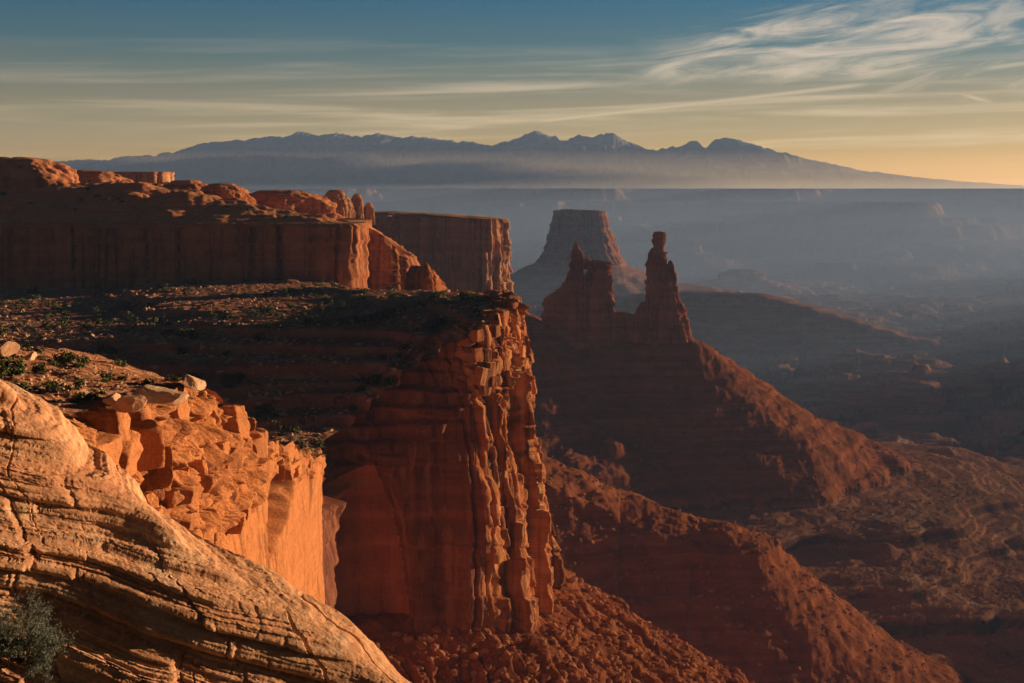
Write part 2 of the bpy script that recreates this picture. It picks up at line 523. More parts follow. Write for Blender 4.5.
def head_off(s, z, rz, y, x):
    h = rz - z
    nose = sst(s_at(480), s_at(489), s)
    t = np.clip((z + 150) / (rz + 150), 0, 1)
    flare = 13 * (1 - t) ** 1.2 * (0.25 + .75 * nose)
    # irregular buttresses and flutes of the massive wall
    sw = s + 2.5 * pn(s / 40, z / 70, 1.0) + 5 * pn(s / 33, .5, 6.0) + nose * (.7 * pn(s / 9, z / 30, 3.0) + .25 * pn(s / 3, z / 7, 5.0))
    i, e, tt, lo, hi = jcells(sw / 13, 3, .95)
    col = (hsh(i, 2) - .5) * 5.5 - 2.0 * (1 - sst(0, .10, e)) - (tt - .5) * (.2 + hsh(i, 12)) * 4
    i2, e2, t2, *_ = jcells(sw / 5.3 + .5 * pn(s / 12, z / 45, 4.0), 8, .95)
    j2 = np.floor(z / 38 + hsh(i2, 5) * 3)
    col2 = (hsh(i2, j2, 3) - .5) * 3.0 - 1.0 * (1 - sst(0, .12, e2)) + (t2 - .5) * (hsh(i2, j2, 7) - .65) * 4
    i3, e3, t3, *_ = jcells(sw / 1.7 + .6 * pn(s / 6, z / 20, 9.0), 18, .95)
    j3 = np.floor(z / 14 + hsh(i3, 6) * 3)
    col3 = (hsh(i3, j3, 4) - .5) * .8 + (t3 - .5) * (hsh(i3, j3, 9) - .5) * 1.0
    wallk = 0.16 + 1.0 * nose
    off = flare + wallk * (col + col2 + .8 * col3) + 1.4 * fbm(s / 28, z / 50, 2.0, 3) + (.30 + .35 * nose) * fbm(s / 3, z / 9, 3.0, 4) + nose * 1.6 * fbm(s / 9, z / 14, 6.0, 3)
    w1_, w2_, wc_, wf_ = worley(s / 6.5 + .3 * pn(s / 4, z / 9, 1), z / 13, s * 0 + 4.5)
    off = off + nose * (1.6 * (wc_ - .5) + 2.6 * wf_ + 2.2 * blocks(sw, z + .3 * s, 6.5, 17, 73, .02, .3) + .8 * blocks(sw, z - .2 * s, 2.4, 7, 75, .03, .3))
    off = off + .25 * (1 - nose) * stairs(z + 3 * fbm(s / 22, z / 22, 3, 2), 9, 44, 5) - .25 * (1 - nose) * z
    # spalled slabs on the broad shaded wall
    off = off + (1 - nose) * 2.0 * blocks(s + .3 * z, z + .15 * s, 21, 27, 57, .03, .12)
    # bedded, broken upper band
    ub = sst(28, 23, h + 5 * fbm(s / 14, 1.5, 0, 2))
    zz = z + 1.2 * fbm(s / 26, z / 12, 0, 3)
    wx, wz = 1.0 * fbm(s / 4, z / 4, 3.0, 3), .8 * fbm(s / 4, z / 4, 8.0, 3)
    f1, f2, c, fc = worley((s + wx) / 5.2, (z + wz) / 5.6, s * 0 + .5)
    kb = (c - .5) * 5.0 + fc * 6 - 1.6 * (1 - sst(0, .12, f2 - f1))
    g1, g2, c2, fc2 = worley((s + wx) / 2.1, (z + wz) / 2.0, s * 0 + 3.5)
    kb = kb + (c2 - .5) * 2.0 + fc2 * 2.4 - .5 * (1 - sst(0, .14, g2 - g1))
    K = .12 + .75 * (1 - nose)
    led = -K * np.maximum(stairs(zz, 5.2, 13, 7, .9) - (rz - 26), 0)
    led = led + (1 - nose) * (.9 * blocks(s, zz, 8, 5.2, 13, .1, .3) + .25 * (stairs(zz, 1.5, 17, 4) - zz)) + .4 * fbm(s / 3, z / 1.5, 1, 3)
    off = off + ub * ((.12 + .88 * nose) * kb * .9 + led + 2.5 * (1 - nose))
    off = off - 2.0 * sst(1.6, 0, h) ** 2
    # the big arch in the corner
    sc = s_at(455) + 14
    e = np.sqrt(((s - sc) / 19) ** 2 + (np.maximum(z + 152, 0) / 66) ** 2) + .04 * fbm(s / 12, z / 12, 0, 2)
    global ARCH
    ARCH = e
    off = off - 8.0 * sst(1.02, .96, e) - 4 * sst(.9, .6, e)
    # runs on smoothly from the near wall
    m = s[:, 0] < s_at(447)
    if m.any():
        k = sst(s_at(426), s_at(446), s[m])
        off[m] = off[m] * k + spur_off(s[m], z[m], rz[m], y[m], x[m]) * (1 - k)
    return off


def split_cliff(root, W, T, zcut, lowname, upname, mat, hole=None, hname=None, hmat=None):
    """lower wall and upper beds (with the lip running in over the top) as two parts sharing a border"""
    ns, nz = W.shape[:2]
    k = int(nz * zcut)
    if hole is None:
        grid_obj(lowname, W[:, :k + 1], mat, root)
    else:
        m = hole[:-1, :k]
        grid_obj(lowname, W[:, :k + 1], mat, root, keep=~m)
        grid_obj(hname, W[:, :k + 1], hmat, root, keep=m)
    grid_obj(upname, np.concatenate([W[:, k:], T], 1), mat, root)


def crag(seed):
    """angular block: cut by bedding planes, joints and a few random breaks"""
    r = np.random.RandomState(seed)
    v, f = ico(4)
    v = v * 1.5
    cuts = [((0, 0, 1), .95), ((0, 0, -1), .95), ((1, .1 * r.normal(), .12 * r.normal()), .9), ((-1, .1 * r.normal(), .12 * r.normal()), .9), ((.1 * r.normal(), 1, .15 * r.normal()), .9), ((.1 * r.normal(), -1, 0), .9)]
    cuts += [(tuple(r.normal(size=3) * np.array([1, 1, .6])), .85 + .35 * r.rand()) for _ in range(7)]
    for n, d in cuts:
        n = np.array(n, float); n /= np.linalg.norm(n)
        v = v - np.maximum(v @ n - d, 0)[:, None] * n[None, :] * .97
    q = v * 2.2 + seed * 3.1
    v = v + v / np.linalg.norm(v, axis=1)[:, None] * (.11 * fbm(q[:, 0], q[:, 1], q[:, 2], 5) + .05 * (stairs(v[:, 2] + .1 * fbm(q[:, 0] * .5, q[:, 1] * .5, 0, 2), .33, seed, 5) - v[:, 2]))[:, None]
    return v, f


def ico(sub=2):
    import bmesh
    bm = bmesh.new(); bmesh.ops.create_icosphere(bm, subdivisions=sub, radius=1.0)
    v = np.array([x.co[:] for x in bm.verts]); f = np.array([[q.index for q in p.verts] for p in bm.faces]); bm.free()
    return v, f


CRAGS = [crag(k) for k in range(9)]


def broken_beds(name, parent, mat, s0, s1, zlo, run, lens, hts, depth, jut, seed, skip=.12, only=None):
    """courses of loosened blocks along the rim; zlo(y) lowest bed, run(h, y) how far the slope has run out"""
    r = np.random.RandomState(seed)
    P = spline(RIM, .5); S = arclen(P); N = normals2(P, win=61)
    VV, FF, n = [], [], 0
    zt = max(p[2] for p in P[(S > s0) & (S < s1)]) + .6
    zl = min(zlo(p[1]) for p in P[(S > s0) & (S < s1)])
    z = zt
    while z > zl:
        h = r.uniform(*hts); q = s0 + r.rand() * 3
        while q < s1:
            L = r.uniform(*lens) * (h / np.mean(hts)) ** .6
            i = np.searchsorted(S, q + L / 2); i = min(i, len(P) - 1)
            rz_ = P[i, 2]; zc = z - h / 2 + r.normal() * .25 * h
            if zlo(P[i, 1]) < zc < rz_ - .15 * h and r.rand() > skip:
                v, f = CRAGS[r.randint(len(CRAGS))]
                dp = depth * r.uniform(.7, 1.2)
                off = run(rz_ - zc, P[i, 1]) + jut * (r.rand() ** 1.5 * 1.6 - .5) - dp
                c = np.array([P[i, 0] + N[i, 0] * off, P[i, 1] + N[i, 1] * off, zc])
                a = math.atan2(N[i, 1], N[i, 0]) + r.normal() * .22; ti = r.normal() * .10; tj = r.normal() * .12
                w_ = v * np.array([dp, L / 2 * 1.08, h / 2 * 1.12])
                x_, y_, z_ = w_.T
                y_, z_ = y_ * math.cos(ti) - z_ * math.sin(ti), y_ * math.sin(ti) + z_ * math.cos(ti)
                x_, z_ = x_ * math.cos(tj) - z_ * math.sin(tj), x_ * math.sin(tj) + z_ * math.cos(tj)
                VV.append(np.stack([x_ * math.cos(a) - y_ * math.sin(a), x_ * math.sin(a) + y_ * math.cos(a), z_], -1) + c); FF.append(f + n); n += len(v)
            q += L * r.uniform(.85, 1.15)
        z -= h * r.uniform(.8, 1.0)
    return tag(mesh_obj(name, np.concatenate(VV), np.concatenate(FF), mat, parent, smooth=True, tri=True), kind='stuff')


ds_near = lambda p: np.clip(p[1] * 0.0011, .14, .6)
W, T, S = rim_cliff(1, 11, ds_near, -158, 420, spur_off)
sp = tag(empty('cliff', (-46, 200, -60)), 'orange sunlit rock wall with a knobbly weathered crest behind the foreground slickrock', 'cliff')
sp.location = (0, 0, 0)
split_cliff(sp, W, T, .70, 'lower_wall', 'upper_beds', M_spur)
_yl = lambda y: float(np.interp(y, [150, 235, 300, 430], [-50, -47, -58, -81]))
broken_beds('broken_beds', sp, M_spur, s_at(140), s_at(262), lambda y: _yl(y) - 1 if y < 250 else 9, lambda h, y: .22 * h - .6, (1.8, 10.0), (1.2, 5.0), 3.4, 1.9, 5, .2)
broken_beds('broken_beds', sp, M_spur, s_at(252), s_at(425), lambda y: float(np.interp(y, [250, 268, 310, 360, 405, 432], [-43, -54, -63, -74, -83, -86])), lambda h, y: .05 * h - .9, (3.0, 9.0), (1.4, 3.4), 2.4, .8, 6, .25)
W, T, S = rim_cliff(11, 24, lambda p: np.clip(p[1] * 0.0009, .4, 1.2), -166, 300, head_off)
hd = tag(empty('headland'), 'tall dark red headland with fluted sunlit nose and rubbly flat top in the middle', 'cliff')
kc = int(np.argmin(np.abs(S - s_at(485))))
split_cliff(hd, W[:kc + 1], T[:kc + 1], .76, 'shaded_wall', 'upper_beds', M_head_shade, ARCH[:kc + 1] < .95, 'alcove', M_alc_glow)
split_cliff(hd, W[kc:], T[kc:], .76, 'fluted_nose', 'upper_beds', M_head_lit)
broken_beds('broken_beds', hd, M_head_lit, s_at(486), s_at(620), lambda y: -71.0 if y > 488 else -60.0, lambda h, y: .16 * h - .8, (2.2, 6.0), (2.2, 6.0), 2.8, 1.8, 8)


# ------------------------------------------------------------------ generic closed rock mass (mesa, tower, dome)
def rockmass(name, outline, zb, ztop, fn, mat, nz=120, ncap=14, ds=1.0, parent=None, capz=None, win=9, prof=None):
    """outline: closed list of (x, y[, ztop]); wall rows from zb up, then cap rings shrinking to the middle.
    prof(t): outward offset by height 0..1; fn(s, z, h) adds relief"""
    O = [(p[0], p[1], p[2] if len(p) > 2 else ztop) for p in outline]
    P = spline(O, ds, closed=True); N = normals2(P, closed=True, win=win)
    a = 0.5 * np.sum(P[:, 0] * np.roll(P[:, 1], -1) - np.roll(P[:, 0], -1) * P[:, 1])
    if a < 0:
        P = P[::-1]; N = normals2(P, closed=True, win=win)
    S = arclen(P); L = S[-1] + np.linalg.norm(P[0, :2] - P[-1, :2])
    n = len(P)
    v = np.linspace(0, 1, nz)
    Z = zb + (P[:, 2:3] - zb) * v[None, :]
    c = P[:, :2].mean(0)
    # noise coordinates from the base outline so that the seam closes
    bx = np.broadcast_to(P[:, 0:1], Z.shape); by = np.broadcast_to(P[:, 1:2], Z.shape); s2 = np.broadcast_to(S[:, None], Z.shape)
    off = fn(s2, Z, P[:, 2:3] - Z, bx, by)
    if prof is not None:
        off = off + prof(v)[None, :]
    XY = P[:, None, :2] + N[:, None, :] * off[..., None]
    rows = [np.concatenate([XY, Z[..., None]], -1)]
    edge = XY[:, -1]
    k = np.arange(1, ncap + 1) / ncap
    cap = edge[:, None] + (c - edge)[:, None] * (k[None, :, None] ** 1.0)
    zc = P[:, 2:3] + 0 * k[None, :]
    if capz is not None:
        zc = capz(cap[..., 0], cap[..., 1], zc, k[None, :])
    rows.append(np.concatenate([cap, zc[..., None]], -1))
    return grid_obj(name, np.concatenate(rows, 1), mat, parent, closed=True)


def fluted(w, amp, seed, bed=8.0, bedamp=.5, zs=4.0):
    """relief of a jointed sandstone wall; uses plan position so it closes round a tower"""
    def f(s, z, h, x, y):
        i, e, *_ = jcells(s / w + .2 * pn(x / (2.5 * w), y / (2.5 * w), z / (w * zs)), seed)
        o = (hsh(i, seed) - .5) * amp - .35 * amp * (1 - sst(0, .18, e))
        i, e, *_ = jcells(s / (w * .37) + .25 * pn(x / w, y / w, z / (w * zs)), seed + 4)
        o = o + (hsh(i, np.floor(z / (w * 2.3) + 3 * hsh(i, 9)), seed) - .5) * amp * .5 - .15 * amp * (1 - sst(0, .2, e))
        i, e, *_ = jcells(s / (w * .13), seed + 8)
        o = o + (hsh(i, np.floor(z / (w * .9) + 3 * hsh(i, 5)), seed) - .5) * amp * .2
        zz = z + .25 * bed * pn(x / (3 * w), y / (3 * w), z / bed)
        o = o + (stairs(zz, bed, seed, 6) - zz) * bedamp + (hsh(np.floor(z / (bed * .4)), seed) - .5) * bed * .12 * bedamp
        return o + amp * .25 * fbm(x / (w * .5), y / (w * .5), z / w, 4)
    return f


# ------------------------------------------------------------------ upper tier behind the bench
TIER = [(-700, 835), (-520, 815), (-380, 806), (-290, 800), (-200, 796), (-140, 800), (-97, 797), (-88, 806), (-84, 826), (-92, 850), (-118, 880), (-150, 960), (-140, 1040), (-190, 1150), (-500, 1250), (-760, 1150)]
f0 = fluted(14, 3.6, 5, 7, .2)


def tier_fn(s, z, h, x, y):
    return f0(s, z, h, x, y) - 2.5 * sst(3, 0, h) ** 2 - 1.5 * sst(1, .6, np.hypot((x + 255) / 9, (z + 40) / 24)) - 3 * sst(1, .5, np.abs(x + 132) / 3.5)


TP = spline([(a, b, 0) for a, b in TIER], 12, closed=True)


def tier_top(x, y, d):
    """slickrock slopes above the wall: rises inland, stepped, with rounded swells"""
    inl = np.interp(x, [-520, -330, -250, -200, -150, -110, -90], [21, 23, 22, 20, 17, 9, 3])
    b = -21 + inl * sst(0, 95, d) ** .8 + 2.6 * fbm(x / 26, y / 22, 1.0, 4) * sst(2, 25, d)
    b = b + 4.5 * np.maximum(0, pn(x / 32, y / 26, 8.0)) * sst(8, 40, d)
    st = stairs(b + .5 * fbm(x / 12, y / 12, 3, 2), 2.6, 77, 3)
    return .45 * b + .55 * st + .3 * fbm(x / 4, y / 4, 2, 3)


tr = tag(empty('cliff'), 'long dark red cliff band under slickrock slopes across the left background', 'cliff')
Pw = spline([(a, b, -21) for a, b in TIER], lambda p: .9 if p[1] < 900 else 6, closed=True)
Nw = normals2(Pw, closed=True, win=9)
if 0.5 * np.sum(Pw[:, 0] * np.roll(Pw[:, 1], -1) - np.roll(Pw[:, 0], -1) * Pw[:, 1]) < 0:
    Pw = Pw[::-1]; Nw = normals2(Pw, closed=True, win=9)
Sw = arclen(Pw)
Zw = np.broadcast_to(np.linspace(-60, -21, 90)[None, :], (len(Pw), 90))
ow = tier_fn(np.broadcast_to(Sw[:, None], Zw.shape), Zw, -21 - Zw, np.broadcast_to(Pw[:, :1], Zw.shape), np.broadcast_to(Pw[:, 1:2], Zw.shape))
XYw = Pw[:, None, :2] + Nw[:, None] * ow[..., None]
di = 7 * (np.arange(1, 15) / 14) ** 1.2
oi = ow[:, -1:] * (1 - di / 7)[None, :] - di[None, :]
XYi = Pw[:, None, :2] + Nw[:, None] * oi[..., None]
di2, _ = pdist(XYi[..., 0], XYi[..., 1], TP, True)
Zi = tier_top(XYi[..., 0], XYi[..., 1], di2) * sst(0, .6, di / 7)[None, :] + -21 * (1 - sst(0, .6, di / 7))[None, :] - .8 * sst(.7, 1, di / 7)[None, :]
grid_obj('wall', np.concatenate([np.concatenate([XYw, Zw[..., None]], -1), np.concatenate([XYi, Zi[..., None]], -1)], 1), M_tier, tr, closed=True)
Xt, Yt = fan(-.50, -.04, 560, 790, 1260, 330)
dt, _ = pdist(Xt, Yt, TP, True)
it = inside(Xt, Yt, TP) & (dt > 1.5)
Zt = tier_top(Xt, Yt, dt)
grid_obj('slickrock_top', np.stack([Xt, Yt, Zt], -1), M_tier, tr, keep=it[:-1, :-1] & it[1:, :-1] & it[1:, 1:] & it[:-1, 1:])


def ring(cx, cy, rx, ry, n=14, rot=0.0, pw=2.5, jit=.08, seed=1):
    r = np.random.RandomState(seed)
    out = []
    for k in range(n):
        a = 2 * math.pi * k / n
        c, s_ = math.cos(a), math.sin(a)
        q = (abs(c) ** pw + abs(s_) ** pw) ** (-1 / pw) * (1 + jit * (r.rand() - .5) * 2)
        px, py = rx * q * c, ry * q * s_
        out.append((cx + px * math.cos(rot) - py * math.sin(rot), cy + px * math.sin(rot) + py * math.cos(rot)))
    return out


# second and third block stepping down at the end of the tier
g2 = fluted(9, 2.6, 15, 5, .45)
b2 = [(-101, 834), (-80, 826, ), (-66, 828), (-58, 838), (-60, 856), (-75, 872), (-98, 880), (-112, 860)]
b2 = [(x, y, np.interp(x, [-100, -84, -74, -58], [-20, -21, -33, -42])) for x, y in b2]
rk = rockmass('cliff', b2, -66, -25, g2, M_tier, nz=80, ds=.7, prof=lambda v: 3.0 * (1 - v) ** 1.5 - 1.5 * sst(.9, 1, v))
tag(rk, 'rock buttress stepping down at the right end of the long cliff band', 'cliff')
b3 = [(-52, 722, -44), (-44, 716, -39), (-38, 720, -44), (-35, 730, -50), (-42, 742, -46), (-53, 736, -41)]
rk = rockmass('outcrop', b3, -60, -40, fluted(5, 1.6, 25, 3, .4), M_tier, nz=50, ds=.45, prof=lambda v: 2.5 * (1 - v) - 1.2 * sst(.8, 1, v))
tag(rk, 'small rock outcrop lowest of the steps right of the long cliff band', 'outcrop')


# domes on the skyline of the tier
def dome(name, px, Yd, wpx, ytop, ybase, seed, label, lean=0.0, ryf=.8, step=2.2, mat=None):
    cx = (px - CX) / F * Yd; rx = wpx / 2 / F * Yd
    zt, zb = -(ytop - HY) / F * Yd, -(ybase - HY) / F * Yd - 4
    nu, nv = 180, 80
    a = np.linspace(0, 2 * np.pi, nu, endpoint=False)[:, None]; b = np.linspace(0, np.pi / 2, nv)[None, :]
    x = np.cos(a) * np.cos(b) ** .75; y = np.sin(a) * np.cos(b) ** .75; z = np.sin(b) ** .9 + 0 * a
    H = zt - zb
    d = 1 + .22 * fbm(x * 1.6 + seed, y * 1.6, z * 1.6, 4) + .06 * fbm(x * 6 + seed, y * 6, z * 6, 3)
    X_, Y_ = cx + rx * x * d + lean * rx * z, Yd + rx * ryf * y * d
    Z_ = zb + H * z * (1 + .12 * fbm(x * 1.5, y * 1.5 + seed, z, 3) * np.cos(b))
    Zs = stairs(Z_, step, seed, 3)
    Z_ = .4 * Z_ + .6 * Zs
    P = np.stack([X_, Y_, Z_], -1)
    P[:, -1] = P[:, -1].mean(0)
    o = grid_obj(name, P, mat or M_tier, closed=True)
    return tag(o, label, 'rock dome')


dome('rock_dome', 32, 890, 96, 157, 192, 3, 'big rounded rock dome, leftmost on the skyline above the cliff band', lean=-.1)
dome('rock_dome', 2, 905, 46, 157, 186, 8, 'small rounded rock dome cut by the left edge of the picture')
dome('rock_dome', 88, 950, 96, 170, 196, 13, 'low rock swell between the big dome and the flat grey ledge')
dome('rock_dome', 186, 930, 62, 180, 204, 23, 'rounded rock dome just right of the flat grey ledge on the skyline')
dome('rock_dome', 222, 915, 60, 183, 208, 33, 'rounded rock dome in the middle of the skyline above the cliff band')
dome('rock_dome', 278, 960, 110, 190, 214, 43, 'broad low slickrock dome left of the isolated dark knob')
dome('rock_dome', 236, 868, 70, 204, 226, 53, 'sloping slickrock dome with a sunlit right side above the cliff band')
dome('rock_dome', 128, 858, 84, 192, 216, 63, 'low slickrock swell above the left half of the cliff band')
lg = rockmass('mesa', [at(104, 178, 1130)[:2], at(140, 178, 1110)[:2], at(170, 178, 1130)[:2], at(165, 178, 1190)[:2], at(110, 178, 1200)[:2]], -8, -(172 - HY) / F * 1130, fluted(12, 3, 35, 3, .5), M_far, nz=40, ds=1.2)
tag(lg, 'flat topped grey rock ledge on the skyline behind the domes', 'mesa')
kn = tag(empty('rock_outcrop'), 'isolated dark rounded knob on the rim left of the far cliff', 'rock outcrop')
for i, (px, w, yt) in enumerate(((336, 36, 190), (357, 16, 194), (369, 12, 203))):
    o = dome('mound', px, 1060 + i * 6, w, yt, 219, 100 + 9 * i, None, step=3.0, ryf=1.0, mat=M_far)
    del o['category']; o.parent = kn

# ------------------------------------------------------------------ far cliff promontory
YP = 1500
pr = [(-330, 1500), (-240, 1530), (-170, 1535), (-120, 1530), (-75, 1515), (-40, 1490), (-18, 1490), (-10, 1510), (-13, 1550), (-40, 1640), (-140, 1760), (-300, 1800), (-420, 1650)]
pr = [(x, y, -34 + .012 * (-x) + 0) for x, y in pr]
fp = fluted(16, 11, 45, 12, .2, 9)
pm = tag(empty('cliff'), 'far flat topped cliff with sunlit flutes left of the butte', 'cliff')
rockmass('wall', pr, -150, -32, fp, M_far, nz=130, ds=1.1, ncap=10, parent=pm, prof=lambda v: 9 * (1 - v) ** 1.6 - 2 * sst(.93, 1, v),
         capz=lambda x, y, z, k: z + 1.5 * fbm(x / 30, y / 30, 0, 3) + 4 * sst(0, .5, k))
PROM = spline(pr, 30, closed=True)

# ------------------------------------------------------------------ butte
YB = 4200


def kb(px, Y):
    return (px - CX) / F * Y


bt = tag(empty('butte'), 'lone flat topped butte with skirt slopes behind the twin spires', 'butte')
bo = []
bcx, bcy = kb(577, YB), YB
for (px, dy) in ((553, 0), (560, -55), (575, -75), (592, -70), (602, -40), (606, 0), (600, 60), (580, 80), (560, 60)):
    bo.append((kb(px, YB), YB + dy, -68 - (3 if px > 597 else 0) - (8 if px < 556 else 0)))


def bprof(v):      # width by height: cliff leaning out, shoulders on the right
    return np.interp(v, [0, .15, .4, .58, .62, .82, .86, 1], [60, 42, 22, 15, 9, 5, 1, -3])


fb = fluted(30, 17, 55, 22, .25, 7)
rockmass('cliff_cap', bo, -235, -69, fb, M_butte, nz=120, ds=2.2, ncap=8, parent=bt, prof=bprof)
BUT = spline(bo, 40, closed=True)

# ------------------------------------------------------------------ the two spires


def tower(name, prof, Yc, mat, parent=None, dep=.8, seed=1, w=9, amp=3.2, nz=220, n=220, dy=0.0, bed=7.0):
    """prof: rows (y_px, left_px, right_px) from base to top"""
    p = np.array(sorted(prof, key=lambda r: -r[0]), float)
    yy = np.linspace(p[0, 0], p[-1, 0], nz)
    l = np.interp(-yy, -p[:, 0], p[:, 1]); r = np.interp(-yy, -p[:, 0], p[:, 2])
    jag = lambda sd_: (hsh(np.floor(yy / 5.3 + .5 * hsh(np.floor(yy / 9), sd_)), sd_) - .5) * 1.7 + (hsh(np.floor(yy / 2.1), sd_ + 3) - .5) * 1.2
    sm3 = lambda q: np.convolve(np.pad(q, 2, 'edge'), np.ones(5) / 5, 'valid')
    jf = np.clip((r - l) / 14, .25, 1.2)
    l = l + sm3(jag(seed)) * jf; r = r + sm3(jag(seed + 50)) * jf
    k = Yc / F
    z = -(yy - HY) * k
    cx = ((l + r) / 2 - CX) * k; hw = (r - l) / 2 * k
    a = np.linspace(0, 2 * np.pi, n, endpoint=False)
    c, s_ = np.cos(a)[:, None], np.sin(a)[:, None]
    q = (np.abs(c) ** 3.2 + np.abs(s_) ** 3.2) ** (-1 / 3.2)
    ux, uy = q * c, q * s_
    hmax = np.maximum(hw, 4)
    dpt = np.maximum(hw * dep, np.minimum(hw, 6))
    X_ = ux * hw[None, :]; Y_ = uy * dpt[None, :]
    per = 2 * np.pi * 14
    f = fluted(w, amp, seed, bed, .14, 9)
    Zf = np.broadcast_to(z[None, :], X_.shape)
    off = f(np.broadcast_to(a[:, None] * 16, X_.shape), Zf, 0, ux * 16, uy * 16)
    lim = np.clip(hw / 9, .25, 1.0)[None, :]
    off = off * lim - .2 * amp * lim
    nx, ny = c, s_
    P = np.stack([cx[None, :] + X_ + nx * off, Yc + dy + Y_ + ny * off, Zf], -1)
    top = P[:, -1:].copy(); ctr = top.mean(0, keepdims=True)
    caps = [top + (ctr - top) * t + np.array([0, 0, .8 * t]) for t in (.35, .7, 1.0)]
    return grid_obj(name, np.concatenate([P] + caps, 1), mat, parent, closed=True)


YS = 1500
ww = tag(empty('rock_tower'), 'broad ragged rock tower with thin pinnacle and square block, left of the twin spires', 'rock tower')
tower('base', [(352, 536, 624), (335, 541, 618), (320, 542, 615.5), (305, 543.5, 613.5), (297, 546, 612), (291, 556, 609), (285, 564, 606), (280, 567, 602)], YS, M_spire, ww, dep=.55, seed=61, w=10, amp=6.0, bed=11)
tower('pinnacle', [(300, 560, 590), (285, 565, 588), (275, 568.5, 584), (266, 570, 583), (258, 570.5, 584), (252, 571.5, 582), (248, 573, 578.5), (243.5, 574, 577.5), (242.5, 574.6, 577)], YS, M_spire, ww, dep=.9, seed=71, w=6, amp=3.4, dy=-3, bed=9)
tower('block', [(312, 580, 615), (295, 583, 613.5), (280, 585.5, 612.5), (274, 586, 612.3), (267, 588, 612), (262, 589, 611), (260.5, 592, 600)], YS, M_spire, ww, dep=.8, seed=81, w=7, amp=4.2, dy=4, bed=10)
tower('bridge', [(269, 579, 592), (263, 579, 592), (258, 580, 590)], YS, M_spire, ww, dep=1.2, seed=83, w=5, amp=1.2, dy=1, nz=50)
tower('saddle_ridge', [(348, 604, 642), (330, 608, 640), (320, 611, 637), (315, 613, 632), (312, 614, 624)], YS, M_spire, ww, dep=.4, seed=85, w=6, amp=3.5, dy=2, nz=90)
mt = tag(empty('rock_tower'), 'tall slender rock tower with a balanced cap, right of the twin spires', 'rock tower')
tower('shaft', [(350, 640, 691), (335, 642, 687), (320, 643.5, 683), (305, 644.5, 678), (290, 645.2, 673), (276, 646.2, 669), (264, 647, 667), (255, 647.5, 665.8), (252, 648.5, 665)], YS, M_spire, mt, dep=.8, seed=91, w=7, amp=5.0, bed=11)
tower('cap', [(258, 649, 665.5), (250, 650.5, 665), (246.5, 653.2, 664.2), (243, 652.6, 665), (236, 652.5, 665.4), (233.4, 653.0, 665), (232, 654, 664.4)], YS, M_spire, mt, dep=.9, seed=95, w=5, amp=1.6, nz=110)
tower('side_pillar', [(345, 668, 692), (330, 669, 689.5), (314, 668, 687), (300, 666, 680), (285, 666, 676), (274, 666.5, 676), (266, 667.5, 673.5), (261, 668.5, 672)], YS, M_spire, mt, dep=.9, seed=97, w=5, amp=3.4, dy=-2)
tower('side_fin', [(345, 622, 652), (330, 628, 650), (318, 631, 648), (309, 637, 647.5), (302, 641, 647)], YS, M_spire, mt, dep=.9, seed=99, w=5, amp=3.0, dy=-2, nz=80)

# ------------------------------------------------------------------ canyon terrain
SPR = [(-60, 1560), (20, 1515), (95, 1500), (150, 1500), (188, 1495)]
RG2 = [(-20, 960, -168), (22, 960, -183), (74, 960, -207), (127, 950, -225), (140, 946, -226)]
_OLD = [(0, 700, -195), (20, 800, -180), (44, 880, -184), (75, 945, -206), (105, 985, -226), (138, 1010, -237)]
SHADE_RIM = [(620, 700, -330), (760, 1150, -322), (960, 1650, -318), (1250, 2350, -330), (1500, 3000, -325), (1900, 4000, -335), (2450, 5200, -330), (3100, 6400, -270)]
MES = [(300, 3720, -284), (455, 3660, -269), (640, 3600, -271), (760, 3550, -300), (890, 3500, -338), (1000, 3480, -372)]


def within(x, y, bb, fn, far=5000.0):
    m = (x > bb[0]) & (x < bb[1]) & (y > bb[2]) & (y < bb[3])
    d = np.full(x.shape, far)
    if m.any():
        d[m] = fn(x[m], y[m])
    return d


